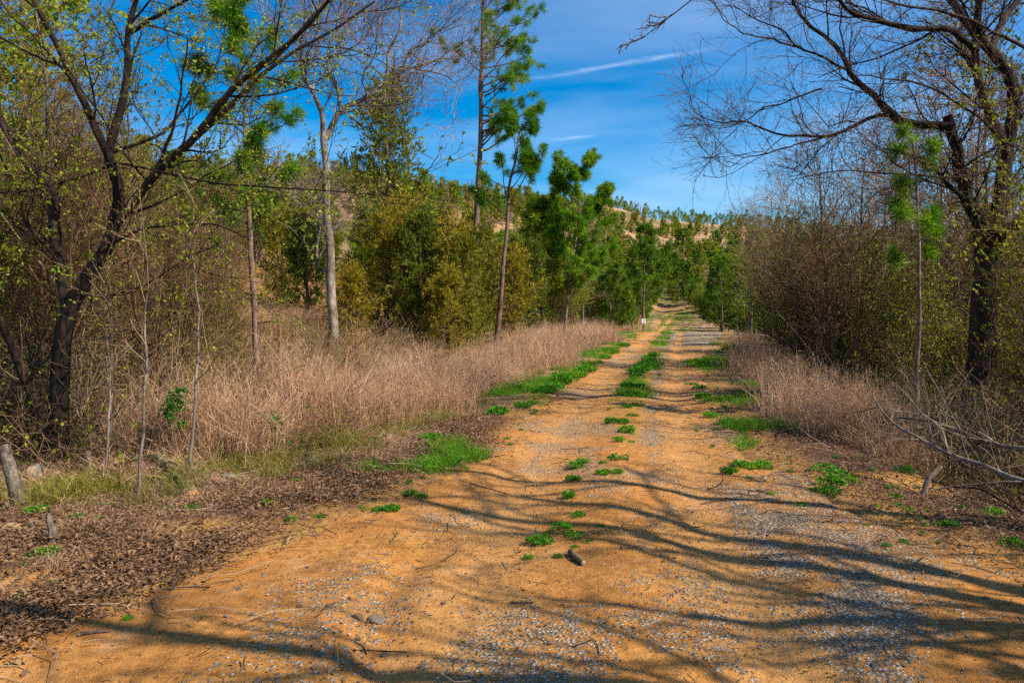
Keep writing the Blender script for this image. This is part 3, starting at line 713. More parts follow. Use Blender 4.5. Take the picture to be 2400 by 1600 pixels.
def pine_crooked():
    b = G(1158, 834); d = b[1]
    hero_pine('crooked_pine', 'crooked leaning pine with a tufted top, just beside the tallest pine', [b] + D([(1170, 740), (1180, 620), (1190, 500), (1193, 430), (1207, 380), (1214, 330), (1222, 300)], d), b, .10, .025, 43,
              t0=.60, t1=1.0, nb=17, st=.5, blen=1.7, prof=([0, .6, .7, .8, .9, 1], [.4, 1.1, 1.1, .5, .6, .45]), tuft=2, nl=.24, nw=.013, knum=70, sub=5, subl=.3, side=(.5, 0, 0), up=.10, ang=(45, 80), dead=8)
def pine_bushy():
    d = 40.0; b = at(1322, 742, d); b[2] = float(ground_z(b[0], d)) - .05
    hero_pine('bushy_pine', 'bushy young pine with full green crown standing above the dry grass bank', [b] + D([(1335, 650), (1350, 560), (1358, 480), (1355, 395)], d), b, .10, .025, 44,
              t0=.22, t1=1.0, nb=58, blen=2.1, prof=([0, .2, .4, .6, .8, 1], [.6, .9, 1.0, .9, .8, .5]), tuft=2, st=.45, nl=.30, nw=.024, knum=54, sub=6, subl=.32, up=.10, ang=(50, 80), dead=3)
pine_left(); pine_tall(); pine_crooked(); pine_bushy()
def pine_right():
    d = 11.8; x = at(2150, 900, d)[0]; b = np.array([x, d, float(ground_z(x, d)) - .05])
    hero_pine('thin_pine', 'thin reddish pine pole with a few needle tufts in the thicket before the forked oak', [b] + D([(2148, 930), (2152, 800), (2155, 700), (2152, 560), (2147, 430), (2140, 330)], d), b, .045, .012, 45,
              t0=.58, t1=1.0, nb=13, blen=.55, prof=([0, .5, 1], [.6, .9, .5]), tuft=1, nl=.20, nw=.008, knum=90, sub=2, subl=.3, ang=(50, 80), dead=8)
pine_right()

# ------------------------------------------------------------------ cedars
CED = [proto(cedar_parts(50 + i, 1.0 * H, W, n, s_, .06, 46, .5), MC) for i, (H, W, n, s_) in enumerate([(6.6, 1.9, 11500, .14), (5.4, 1.7, 10000, .13), (4.2, 1.5, 8500, .12)])]
def plant(pr, name, X, d, label, cat, group, s=1., rz=None, Ybase=None, tilt=(0, 0)):
    if Ybase is not None: b = G(X, Ybase)
    else: x = at(X, 700, d)[0]; b = np.array([x, d, float(ground_z(x, d))])
    return place(pr, name, b - [0, 0, .08], label, cat, group, RG.uniform(0, 6.28) if rz is None else rz, s, tilt)
for X, d, v, s, lab in [(905, 25.5, 0, .68, 'olive-brown cedar below the tall open-crowned cedar'), (985, 25.0, 1, .80, 'broad olive-brown cedar in the middle of the cedar clump'), (1060, 25.5, 0, .66, 'narrow olive cedar just beside the tallest pine trunk'),
        (850, 27.5, 1, .82, 'olive cedar between the pale-barked tree and the cedar clump'), (1105, 28.5, 2, 1.0, 'cedar growing round the foot of the tallest pine'), (1010, 28.5, 0, .76, 'tall back cedar of the clump behind the broad one'),
        (820, 24.0, 2, .6, 'small cedar next to the pale-barked tree trunk'), (950, 29.5, 0, .80, 'back cedar of the clump, right beside the tall open-crowned cedar'), (1050, 22.5, 2, .62, 'low front cedar of the clump touching the dry grass'), (1085, 24, 1, .66, 'cedar in front of the tallest pine trunk'),
        (1195, 33, 2, .95, 'small cedar just past the crooked leaning pine'), (1240, 37, 1, .8, 'cedar between the crooked pine and the bushy young pine'), (720, 33, 1, .8, 'cedar standing just behind the pale-barked tree'), (660, 36, 0, .7, 'cedar between the slender young pine and the pale-barked tree'), (1130, 33.5, 1, .85, 'cedar behind and between the tallest and the crooked pine')]:
    plant(CED[v], 'cedar_tree', X, d, lab, 'cedar', 'cedars at the edge of the dry grass', s)
for X, d, v, s in [(520, 56, 0, 1.0), (430, 54, 1, 1.15), (330, 50, 0, .9), (230, 42, 0, 1.05), (120, 40, 1, 1.2), (30, 36, 0, 1.0), (600, 60, 0, 1.0), (-60, 38, 0, 1.1), (380, 52, 0, 1.2), (180, 55, 0, 1.2), (560, 66, 0, 1.2), (690, 58, 0, 1.1), (770, 50, 1, 1.2)]:
    plant(CED[v], 'cedar_tree', X, d, 'olive cedar on the rising slope behind the pale-barked tree', 'cedar', 'cedars on the slope behind the field', s * .74)
for X, d, v, s in [(2080, 21, 0, .95), (2160, 24, 1, 1.1), (2010, 25, 1, .95), (2260, 22, 2, 1.1), (2340, 26, 0, 1.0), (1930, 31, 2, 1.1), (2430, 21, 1, 1.0)]:
    plant(CED[v], 'cedar_tree', X, d, 'dark green cedar half hidden in the thicket behind the forked oak', 'cedar', 'cedars behind the forked oak', s * .68)
for x, y, s in [(15.5, 6, 1.25), (17, 9.5, 1.35), (19, 13, 1.3), (16, 2.5, 1.2), (21, 17, 1.4), (24, 21, 1.4), (19.5, 5, 1.4), (22, 10, 1.4), (14.5, 12.5, 1.0), (17.5, 16.5, 1.15), (20.5, 23, 1.2)]:
    place(CED[int(RG.integers(2))], 'cedar_tree', (x, y, float(ground_z(x, y)) - .08), 'large dark cedar deep in the wood beyond the brush heap', 'cedar', 'cedars deep in the wood', RG.uniform(0, 6.28), s)
tall = proto(cedar_parts(57, 9.6, 2.7, 6500, .17, .5, 44, .55, .14), MC)
plant(tall, 'tall_cedar', 905, 31.5, 'tall open-crowned cedar rising above the others between pale-barked tree and tallest pine', 'cedar', None, 1.0, 1.0)
plant(CED[2], 'cedar_bush', 430, 14.5, 'low bushy cedar in the field near the slender young pine', 'cedar', None, .42)
plant(CED[2], 'cedar_bush', 520, 15.5, 'small ragged cedar close to the slender young pine trunk', 'cedar', None, .36)

# ------------------------------------------------------------------ free-grown prototypes
SB0 = dict(per=20, t0=.22, t1=1, length=1.9, lvar=.4, ltaper=.55, ang=(25, 58), n=6, wig=.14, up=.10, rfrac=.55, rmax=.02, rmin=.006, rtip=.35)
SB1 = dict(per=6, t0=.15, t1=1, length=.85, lvar=.5, ltaper=.3, ang=(25, 62), n=5, wig=.18, up=.05, rfrac=.6, rmax=.009, rmin=.004, rtip=.5)
SB2 = dict(per=4.5, t0=.1, t1=1, length=.42, lvar=.5, ltaper=.2, ang=(25, 65), n=3, wig=.2, up=.03, rfrac=.6, rmax=.005, rmin=.0028, rtip=.6)
MB1 = {'trunk': BARK_BROWN, 'branches': TWIG_BROWN, 'twigs': TWIG_BROWN, 'leaves': LEAF_OLIVE}
MB2 = {'trunk': BARK_GREY, 'branches': TWIG_PALE, 'twigs': TWIG_BROWN, 'leaves': LEAF_NEW}
MB3 = {'trunk': BARK_GREY, 'branches': TWIG_BROWN, 'twigs': TWIG_RED, 'leaves': LEAF_SPRING}
BARE = [proto(gen_tree(70 + i, H, .05, dict(SB0, length=L), [SB1, SB2], 2, .05, (900, .038, 0), multi=mu), MB1 if i % 2 else MB2) for i, (H, L, mu) in enumerate([(5.5, 1.9, 1), (4.6, 1.7, 2), (6.2, 2.0, 1), (4.0, 1.5, 3)])]
OLIVE = [proto(gen_tree(80 + i, H, .04, dict(SB0, length=L), [SB1, SB2], 2, .05, (5200, .055, .1), multi=mu), m) for i, (H, L, mu, m) in enumerate([(4.6, 1.8, 2, MB1), (5.4, 1.9, 1, MB1), (3.6, 1.5, 3, MB2)])]
SPRING = [proto(gen_tree(90 + i, H, .06, dict(SB0, length=L, per=24), [SB1, SB2], 2, .04, (9000, .10, .1), multi=mu), MB3) for i, (H, L, mu) in enumerate([(6.0, 2.2, 1), (5.0, 2.0, 2)])]
HAZE_TREE = [proto(gen_tree(95 + i, 8.0, .10, dict(SB0, length=2.8, per=26, rmin=.012), [dict(SB1, length=1.3, rmin=.009), dict(SB2, length=.7, rmin=.006)], 2, .04), {'trunk': BARK_GREY, 'branches': TWIG_PALE, 'twigs': TWIG_RED}) for i in range(2)]
STEM = [proto(gen_tree(60 + i, H, .022, dict(SB0, per=9, length=.8, t0=.35), [dict(SB1, per=4, length=.4), dict(SB2, per=3, length=.22)], 2, .07, (160, .035, 0)), MB2) for i, H in enumerate([3.2, 2.6, 3.8])]

def fill(protos, name, label, cat, group, spots, smin=.8, smax=1.2):
    for x, y in spots:
        place(protos[int(RG.integers(len(protos)))], name, (x, y, float(ground_z(x, y)) - .06), label, cat, group, RG.uniform(0, 6.28), RG.uniform(smin, smax), (RG.normal(0, .05), RG.normal(0, .05)))
def spots(n, u0, u1, y0, y1, dmin, ok=None, bias=1.0):
    out = []; tries = 0
    while len(out) < n and tries < 6000:
        tries += 1
        y = y0 + (y1 - y0) * RG.random() ** bias; x = RG.uniform(u0, u1) * y
        if ok is not None and not ok(x, y): continue
        if any((x - a) ** 2 + (y - b) ** 2 < (dmin * (1 + y * .01)) ** 2 for a, b in out): continue
        out.append((x, y))
    return out
rightof = lambda m: (lambda x, y: x > Redge(y) + m and not (y < 13.4 and .515 < x / y < .66))
leftof = lambda m: (lambda x, y: x < Ledge(y) - m)
fill(BARE, 'bare_sapling', 'bare brown sapling in the tangled thicket around the forked oak', 'sapling', 'bare saplings of the thicket', spots(76, .2, .74, 9.5, 46, 1.0, rightof(2.0)), .6, 1.2)
fill(OLIVE, 'budding_sapling', 'budding sapling with tiny olive leaves in the thicket around the forked oak', 'sapling', 'budding saplings of the thicket', spots(75, .2, .78, 9, 50, 1.0, rightof(2.0)), .45, 1.1)
fill(BARE, 'bare_sapling', 'bare sapling in the undergrowth around the dark forked leafing tree', 'sapling', 'bare saplings around the leafing tree', spots(30, -.72, -.36, 8.8, 24, .8, leftof(4)), .5, .9)
fill(OLIVE, 'budding_sapling', 'budding shrub with tiny olive leaves behind the dark forked leafing tree', 'shrub', 'budding shrubs behind the leafing tree', spots(30, -.74, -.36, 9.5, 28, 1.0, lambda x, y: x < Ledge(y) - 4 and (y < 14 or x / y < -.5)), .45, .95)
fill(STEM, 'slim_sapling', 'slim upright sapling in the leaf litter beneath the leafing tree', 'sapling', 'slim saplings under the leafing tree', [tuple(G(X, Y)[:2]) for X, Y in [(318, 1175), (252, 1150), (235, 1140), (455, 1110), (60, 1000), (180, 1060), (420, 1040), (370, 1010), (30, 940)]], .6, .85)
fill(OLIVE, 'hillside_shrub', 'olive-leaved shrub on the rising slope above the dry grass field', 'shrub', 'shrubs on the slope above the field', spots(10, -.75, -.45, 30, 60, 2.2) + spots(16, -.45, -.05, 52, 85, 2.6), .9, 1.4)
fill(SPRING, 'spring_tree', 'round yellow-green spring tree near the far end of the track', 'tree', 'spring trees near the far end of the track', spots(48, -.02, .165, 42, 135, 2.6, leftof(4)) + spots(16, .19, .25, 176, 240, 4) + spots(30, .22, .42, 46, 130, 3, rightof(4)) + spots(14, .1, .3, 150, 200, 4, lambda x, y: x > Redge(y) + 3 or x < Ledge(y) - 3), .6, 1.1)
fill(HAZE_TREE, 'leafless_tree', 'leafless tree with a pale reddish haze of twigs on the wooded slope', 'tree', 'leafless trees on the wooded slope', spots(18, -.7, .1, 55, 130, 4) + spots(22, .26, .7, 24, 90, 3, rightof(5)), .7, 1.05)

# leafless trees that fill the sky edge beside the forked oak, and the leafing one beyond the big tree
for X, d, v, s in [(1915, 21, 0, .78), (1850, 27, 1, .75), (2000, 17, 1, .70), (1760, 36, 0, .72), (2200, 19, 0, .85), (2300, 17, 1, .95), (2090, 22, 1, .9), (2390, 22, 0, 1.0)]:
    plant(HAZE_TREE[v], 'leafless_tree', X, d, 'leafless tree with reddish-grey twigs rising out of the thicket beside the forked oak', 'tree', 'leafless trees of the thicket', s)
plant(SPRING[0], 'leafing_tree', 60, 15.5, 'yellow-green leafing tree close behind the dark forked tree', 'tree', None, 1.15)
plant(OLIVE[1], 'leafing_tree', 330, 17.5, 'thin leafing tree between the dark forked tree and the slender young pine', 'tree', None, 1.25)
plant(OLIVE[1], 'leafing_tree', 2330, 19, 'tall leafing tree with a yellow-green top behind the forked oak', 'tree', None, 1.7)

# ------------------------------------------------------------------ pines near the far end of the track and on the hill
def gen_pine(seed, H, r, **kw):
    rng = np.random.default_rng(seed); n = 14
    P = np.stack([np.cumsum(rng.normal(0, .012 * H / 4, n)), np.cumsum(rng.normal(0, .012 * H / 4, n)), np.linspace(0, H, n)], 1); P[0, :2] = 0
    return pine_parts(rng, P, np.linspace(r, r * .15, n), sides=6, **kw)
FULLP = ([0, .2, .45, .7, .9, 1], [.55, .9, 1, .75, .45, .2])
MIDP = [proto(gen_pine(100 + i, H, .09, t0=t0, t1=1, nb=42, blen=1.7, prof=FULLP, tuft=2, nl=.34, nw=.05, knum=14, sub=5, subl=.34, up=.1), MPF) for i, (H, t0) in enumerate([(6.5, .18), (7.5, .3), (5.2, .12)])]
FARP = [proto(gen_pine(110 + i, H, .10, t0=t0, t1=1, nb=24, blen=1.8, prof=FULLP, tuft=1, nl=.55, nw=.12, knum=8, sub=3, subl=.34, up=.1), MPF) for i, (H, t0) in enumerate([(8, .35), (6.5, .2), (9, .5)])]
def fill_p(protos, name, label, group, sp, smin, smax):
    fill(protos, name, label, 'pine tree', group, sp, smin, smax)
fill_p(MIDP, 'young_pine', 'young green pine crowding beside the far bend of the track', 'young pines at the far bend', spots(34, .06, .165, 54, 140, 2.4, leftof(2.5)) + spots(44, .20, .36, 60, 150, 2.6, rightof(3.5)) + spots(60, .08, .27, 146, 205, 2.0, lambda x, y: x > Redge(y) + 2.5 or x < Ledge(y) - 3.5) + spots(45, .11, .28, 175, 265, 2.5, lambda x, y: x > Redge(y) + 2.5 or x < Ledge(y) - 3.5), .75, 1.2)
fill(OLIVE, 'olive_shrub', 'olive shrub at the back of the dry grass near the bushy young pine', 'shrub', 'olive shrubs behind the dry grass', spots(22, -.02, .13, 38, 75, 2.0, leftof(4)), .8, 1.3)
fill_p(MIDP, 'bend_pine', 'green pine on the hill foot where the far track bends away', 'pines on the hill foot', spots(14, .19, .25, 172, 240, 4), .9, 1.3)
fill_p(MIDP, 'slope_pine', 'green pine on the wooded slope behind the cedars', 'pines on the slope behind the cedars', spots(40, -.6, .1, 50, 110, 3.2, leftof(12)), .7, 1.15)
plant(MIDP[1], 'roadside_pine', 1508, 57, 'lone pine with thin straight trunk carrying the small white notice', 'pine tree', None, 1.0)
b = G(1290, 760); plant(MIDP[0], 'roadside_pine', 1270, 41, 'leafy pine between the crooked pine and the bushy young pine', 'pine tree', None, 1.05)
fill_p(FARP, 'hill_pine', 'small pine scattered on the tan cut-over hillside', 'pines scattered on the hillside', spots(40, -.65, 0, 170, 330, 6) + spots(70, .0, .5, 170, 300, 4.5) + spots(55, .0, .5, 300, 430, 5), .45, .9)
def ridge(n, u0, u1, jit):
    out = []
    for i in range(n):
        u = u0 + (u1 - u0) * (i + RG.random()) / n
        yr = np.interp(u, [-1.2, -.6, -.2, .05, .16, .3, .7], [230, 250, 290, 360, 450, 460, 420]); y = yr + RG.uniform(-jit, jit * .4); out.append((u * y, y))
    return out
fill_p(FARP, 'ridge_pine', 'dark little pine in the row along the top of the ridge', 'pines along the ridge', ridge(60, -.6, .04, 26) + ridge(120, .04, .45, 34), .55, 1.05)
FARB = [proto(gen_tree(120, 7.0, .09, dict(SB0, length=2.4, per=14, rmin=.05, rmax=.06), [dict(SB1, per=5, length=1.1, rmin=.035, rmax=.04)], 9, .04), {'trunk': BARK_GREY, 'branches': TWIG_PALE})]
fill(FARB, 'hill_tree', 'small leafless tree on the tan hillside', 'tree', 'leafless trees on the hillside', spots(60, -.6, .5, 150, 420, 6), .6, 1.0)
FARG = [proto(gen_tree(121 + i, 5.0, .07, dict(SB0, length=1.9, per=16, rmin=.03), [dict(SB1, per=5, length=.9, rmin=.02)], 9, .04, (900, .34, .05)), {'trunk': BARK_GREY, 'branches': TWIG_BROWN, 'leaves': LEAF_OLIVE}) for i in range(2)]
fill(FARG, 'hill_bush', 'low olive bush on the hillside below the ridge', 'bush', 'bushes on the hillside', spots(90, -.5, .1, 115, 300, 4.5, None, .7) + spots(190, .02, .5, 150, 320, 3.2, None, .9), .7, 1.5)

def merged(pr):
    # one mesh of all parts of a prototype, for woods too far away to count
    Vs, Fs, As, Mi, off, mats = [], [], [], [], 0, []
    for n, me in pr:
        V = np.empty(len(me.vertices) * 3, np.float32); me.vertices.foreach_get('co', V); V = V.reshape(-1, 3)
        F = np.empty(len(me.loops), np.int32); me.loops.foreach_get('vertex_index', F); F = F.reshape(-1, 4)
        A = np.empty(len(V), np.float32); me.attributes['v'].data.foreach_get('value', A)
        Vs.append(V); Fs.append(F + off); As.append(A); Mi.append(np.full(len(F), len(mats), np.int32)); mats.append(me.materials[0]); off += len(V)
    me = new_mesh('far_tree', np.concatenate(Vs), np.concatenate(Fs), None, {'v': np.concatenate(As)}, False)
    for m in mats: me.materials.append(m)
    me.polygons.foreach_set('material_index', np.concatenate(Mi)); return me
for X, d, s, lab in [(1730, 42, .62, 'yellow-green leafing tree where the thicket meets the gravel crest'), (1800, 33, .60, 'fresh green leafing tree behind the dry stems of the thicket edge'), (1880, 26, .52, 'small fresh green tree among the bare saplings past the dry stems'), (2050, 20, .50, 'low fresh green tree just behind the thin reddish pine pole'), (2220, 23, .6, 'fresh green tree seen between the thin pine pole and the forked oak')]:
    plant(SPRING[int(X) % 2], 'leafing_tree', X, d, lab, 'tree', None, s)
# ------------------------------------------------------------------ rocks, logs, sticks
def rock_data(seed, flat=.6, sub=2, rough=.35):
    rng = np.random.default_rng(seed); bm = bmesh.new(); bmesh.ops.create_icosphere(bm, subdivisions=sub, radius=1)
    V = np.array([v.co[:] for v in bm.verts]); F = np.array([[v.index for v in f.verts] for f in bm.faces]); bm.free()
    pl = unit(rng.normal(size=(9, 3))); h = rng.uniform(.55, .9, 9)
    for p, hh in zip(pl, h):
        dd = V @ p; V = V - np.maximum(dd - hh, 0)[:, None] * p * .92
    V = V * rng.uniform(.75, 1.2, 3); V[:, 2] *= flat
    V += rng.normal(0, .02 * rough, V.shape)
    return V, F
def stone_mat(name, c0, c1, c2, sc=6):
    m, t, b = mat_new(name); tcn = t.nodes.new('ShaderNodeTexCoord')
    f = M('ADD', noise(t, sc, 6, tcn.outputs['Object']), M('MULTIPLY', M('SUBTRACT', rand_inst(t), .5, t=t), .35, t=t), t=t)
    t.links.new(ramp(t, [(.3, c0), (.5, c1), (.75, c2)], f), b.inputs['Base Color']); bump(t, b, noise(t, sc * 4, 5, tcn.outputs['Object']), .01)
    return m
STONE_GREY = stone_mat('grey_stone', (.17, .135, .10), (.31, .26, .20), (.45, .385, .30))
STONE_TAN = stone_mat('tan_stone', (.24, .12, .045), (.42, .25, .11), (.56, .38, .21))
STONE_ORANGE = stone_mat('orange_stone', (.30, .12, .02), (.48, .22, .05), (.55, .33, .12))
def stone_col(m):
    return m
STONES = [(new_mesh('stone', *rock_data(200 + i, .45 + .1 * (i % 3)), STONE_GREY, None, False), new_mesh('stone', *rock_data(210 + i, .5), STONE_TAN, None, False), new_mesh('stone', *rock_data(220 + i, .6), STONE_ORANGE, None, False)) for i in range(5)]
def road_hit(X, Y):
    r = ray(X, Y); ts = np.linspace(2, 60, 8000); p = r[None] * ts[:, None]; p[:, 2] += CAM_Z
    z = np.where(edge_in(p[:, 0], p[:, 1]) > .2, terr(p[:, 0], p[:, 1]), ground_z(p[:, 0], p[:, 1]))
    i = int(np.argmax(p[:, 2] < z)); return np.array([p[i, 0], p[i, 1], z[i]])
_rt = None
def road_surface(x, y):
    d = (ROAD_V[:, 0] - x) ** 2 + (ROAD_V[:, 1] - y) ** 2; i = int(np.argmin(d)); return float(ROAD_V[i, 2])
def rz_at(x, y): return road_surface(x, y) if edge_in(x, y) > .3 else float(ground_z(x, y))
def stone(X, Y, wpx, kind, label, group=None, name='stone', flat=1.0):
    p = road_hit(X, Y); s = wpx / FPX * p[1] / 2
    o = obj(name, STONES[int(RG.integers(5))][kind]); o.location = (p[0], p[1], rz_at(p[0], p[1]) + s * .12)
    o.scale = (s, s * RG.uniform(.7, 1), s * flat); o.rotation_euler = (RG.normal(0, .12), RG.normal(0, .12), RG.uniform(0, 6.28))
    return tag(o, label, 'rock', group)
stone(883, 1430, 52, 0, 'flat grey stone, the largest lying in the washed gully of the track')
stone(838, 1436, 34, 1, 'tan stone lying beside the large flat grey stone in the gully')
stone(470, 1226, 32, 2, 'orange rock half buried at the leaf litter edge', name='rock')
stone(28, 1252, 66, 1, 'pale tan rock next to the lichened boulder under the leafing tree', name='rock', flat=1.3)
stone(72, 1240, 70, 0, 'lichened grey boulder between the tan rock and the short stump', name='rock', flat=1.5)
stone(535, 1120, 46, 0, 'rounded grey boulder in the weeds beyond the fallen mossy log', name='rock', flat=1.4)
stone(2296, 1182, 50, 0, 'grey boulder under the fallen branches at the thicket edge', name='rock', flat=1.3)
stone(2015, 1118, 60, 2, 'orange clay lump beside the tall green weeds', name='rock', flat=.8)
stone(462, 1298, 26, 0, 'pinkish grey stone lying on the leaf litter', name='rock')
stone(60, 1442, 24, 0, 'small grey stone in the leaf litter near the track edge', name='rock')
for X, Y, wp, k in [(1407, 1388, 16, 1), (640, 1490, 24, 0), (700, 1530, 30, 1), (745, 1560, 44, 1), (900, 1500, 26, 0), (840, 1480, 22, 0), (760, 1460, 20, 0), (680, 1555, 22, 2), (590, 1440, 20, 0), (530, 1445, 22, 0), (940, 1465, 18, 1),
                    (1060, 1490, 16, 0), (987, 1536, 30, 0), (1010, 1541, 14, 0), (1130, 1420, 14, 0), (1040, 1400, 16, 0), (1010, 1385, 18, 1), (1190, 1390, 18, 0), (1240, 1440, 12, 1), (820, 1395, 18, 2),
                    (2052, 1556, 36, 0), (2120, 1560, 22, 1), (2226, 1488, 22, 0), (1960, 1510, 20, 0), (1910, 1530, 18, 1), (1880, 1480, 18, 0), (1990, 1450, 18, 0), (2075, 1520, 16, 0), (1780, 1500, 16, 1), (1840, 1545, 18, 0), (1930, 1580, 22, 0),
                    (1990, 1352, 20, 1), (1900, 1340, 18, 0), (1850, 1290, 16, 0), (1800, 1250, 16, 0), (1760, 1242, 18, 0), (1930, 1400, 20, 0), (2060, 1400, 18, 1), (2160, 1420, 18, 0), (2260, 1470, 16, 1), (1700, 1400, 14, 0), (1740, 1460, 16, 0),
                    (1860, 1410, 18, 0), (1810, 1360, 14, 1), (1650, 1540, 16, 0), (1560, 1500, 12, 1), (1880, 1190, 14, 0), (1960, 1206, 14, 0), (2080, 1285, 18, 1), (2140, 1310, 16, 0), (2310, 1400, 20, 0), (560, 1380, 18, 0), (620, 1350, 16, 0), (800, 1300, 14, 0), (720, 1330, 16, 0)]:
    stone(X, Y, wp * .85, k, 'loose stone on the dirt track', 'loose stones on the dirt track')

def stick(name, pts, r0, r1, mat, label, cat='stick', group=None, rough=.004, sides=7, n=12, forks=0, seed=1, cut=None):
    """pts are world points; optional side twigs and a cut end face"""
    rng = np.random.default_rng(seed); P = resample(pts, n, rough, rng); R = np.linspace(r0, r1, n) * rng.uniform(.93, 1.07, n)
    base = P[0].copy(); root = thing(name, base, label, cat, group)
    put(root, 'stem', tubes([P], [R], sides), mat, base)
    for k, c in ((0, P[0]), (-1, P[-1])):
        if R[k] < .012: continue
        T = unit(P[k] - P[1 if k == 0 else -2]); a = unit(np.cross(T, [.1, .2, 1.])); b2 = np.cross(T, a); th = np.arange(12) * math.pi / 6
        ring = c + T * .002 + R[k] * .99 * (a * np.cos(th)[:, None] + b2 * np.sin(th)[:, None]); V = np.vstack([ring, c + T * .006])
        F = np.array([[i, (i + 1) % 12, 12] for i in range(12)])
        obj('cut_end', new_mesh('cut_end', V - base, F, cut or WOOD_CUT, None, False), root)
    if forks:
        b, br = branch(P[None], R[None], rng, forks, .1, .95, np.linalg.norm(P[-1] - P[0]) * .35, .5, .2, (25, 65), 6, .15, .02, .45, .02, .35, .003)
        c, cr = branch(b, br, rng, 4, .1, 1, np.linalg.norm(P[-1] - P[0]) * .15, .5, .2, (25, 65), 4, .2, .02, .5, .008, .4, .002)
        put(root, 'side_twigs', join_parts([tubes(b, br, 4), tubes(c, cr, 3)]), mat, base)
    return root
m_, t_, b_ = mat_new('cut_wood'); tc_ = t_.nodes.new('ShaderNodeTexCoord')
t_.links.new(ramp(t_, [(.3, (.20, .13, .08)), (.6, (.42, .33, .25)), (.8, (.55, .47, .38))], noise(t_, 22, 5, tc_.outputs['Object'])), b_.inputs['Base Color']); WOOD_CUT = m_
MOSSY = bark_mat('mossy_bark', (.03, .02, .008), (.12, .09, .03), (.28, .22, .11), 34, .02, .4)
BARK_STUMP = bark_mat('stump_bark', (.03, .022, .016), (.15, .115, .085), (.36, .30, .24), 42, .02, .35)
WEATHER = bark_mat('weathered_wood', (.06, .04, .026), (.20, .145, .10), (.42, .34, .26), 24, .02, .18)
def gp(X, Y, h=0.0): p = road_hit(X, Y); return np.array([p[0], p[1], rz_at(p[0], p[1]) + h])
g = gp(46, 1186); stick('stump', [g - [0, 0, .1], at(30, 1120, g[1]), at(8, 1044, g[1] + .05)], .062, .05, BARK_STUMP, 'leaning grey stump beside the cut log end under the leafing tree', 'stump', seed=4)
g = gp(88, 1150); stick('cut_log', [at(96, 1110, g[1] + .55), at(84, 1104, g[1])], .085, .082, BARK_GREY, 'short log showing its pale grey cut face behind the leaning stump', 'log', seed=5)
g = gp(126, 1272); stick('stump', [g - [0, 0, .06], at(120, 1230, g[1]), at(113, 1202, g[1] + .02)], .042, .014, BARK_STUMP, 'short weathered pointed stump by the lichened boulder', 'stump', seed=6)
g = gp(452, 1165); g2 = gp(400, 1112); stick('mossy_log', [g + [0, 0, .0], g2 + [0, 0, .12], at(352, 1064, g2[1] + .25)], .075, .045, MOSSY, 'mossy fallen log with a broken orange end propped up in the undergrowth', 'log', seed=7, rough=.015, cut=STONE_ORANGE)
g = gp(205, 1135); stick('stump', [g, at(212, 1100, g[1]), at(205, 1058, g[1] + .05)], .05, .03, WEATHER, 'small leaning stub among the slim saplings', 'stump', seed=8)
g = gp(648, 1062); st = stick('ivy_stump', [g - [0, 0, .05], at(650, 1030, g[1]), at(648, 988, g[1])], .05, .042, WEATHER, 'short broken stump wrapped in green ivy in the dry stems', 'stump', seed=9)
rng9 = np.random.default_rng(9); ps = np.stack([rng9.normal(-.03, .06, 240), rng9.normal(-.04, .05, 240), rng9.uniform(.0, .52, 240)], 1); put(st, 'ivy', leaves(ps, .05, rng9, .2, .8), LEAF_GREEN, None, False)
for pts, r0, r1, lab, sd in [([(600, 816), (690, 813), (765, 812)], .10, .07, 'long pale fallen log lying in the field behind the slender young pine', 10), ([(906, 881), (950, 882)], .07, .06, 'short white fallen log end in the dry stems before the cedars', 11), ([(500, 792), (560, 786), (600, 784)], .06, .04, 'thin grey fallen log in the field beyond the low cedar', 12), ([(800, 872), (850, 877)], .05, .04, 'small pale fallen log almost buried in the dry stems', 13), ([(560, 940), (640, 925), (700, 918)], .04, .03, 'dark fallen pole in the dry stems by the slender young pine', 14)]:
    pp = []
    for X, Y in pts: p = G(X, Y + 14); pp.append(np.array([p[0], p[1], p[2] + .30 if sd != 14 else p[2] + .1]))
    stick('fallen_log', pp, r0, r1, WEATHER if sd != 14 else BARK_BROWN, lab, 'log', seed=sd, rough=.02)
# sticks and chunks on the track
for pts, r, mat, lab, nm in [([(1338, 1302), (1368, 1330)], .024, MOSSY, 'stubby chunk of wood lying on the track beyond the green weeds', 'wood_chunk'), ([(1455, 1296), (1486, 1292)], .011, WEATHER, 'short pale stick lying right of the wood chunk on the track', 'stick'),
        ([(1198, 1402), (1250, 1410)], .007, BARK_BROWN, 'thin brown stick lying on the orange dirt', 'stick'), ([(184, 1491), (222, 1484), (256, 1480)], .010, WEATHER, 'flat strip of pale bark on the dirt near the leaf litter', 'bark_strip'),
        ([(302, 1414), (318, 1380), (332, 1352)], .006, WEATHER, 'slanting grey stick at the edge of the leaf litter', 'stick'), ([(2246, 1453), (2290, 1450), (2334, 1449)], .006, WEATHER, 'pale thin stick on the gravel', 'stick'),
        ([(1640, 1172), (1700, 1166), (1770, 1172)], .005, BARK_BROWN, 'long thin twig lying across the gravel patch', 'stick'), ([(1100, 1132), (1150, 1142), (1195, 1148)], .005, BARK_BROWN, 'thin dark twig lying in the sunny rut', 'stick'), ([(180, 1290), (240, 1292), (250, 1290)], .010, WEATHER, 'pale broken stick in the litter before the short stump', 'stick'),
        ([(1342, 1520), (1390, 1508), (1405, 1540)], .003, BARK_DARK, 'thin curled twig on the sunny dirt in the foreground', 'stick')]:
    P = [gp(X, Y, r * .8) for X, Y in pts]; stick(nm, P, r, r * .7, mat, lab, 'stick', seed=int(pts[0][0]), rough=.003)
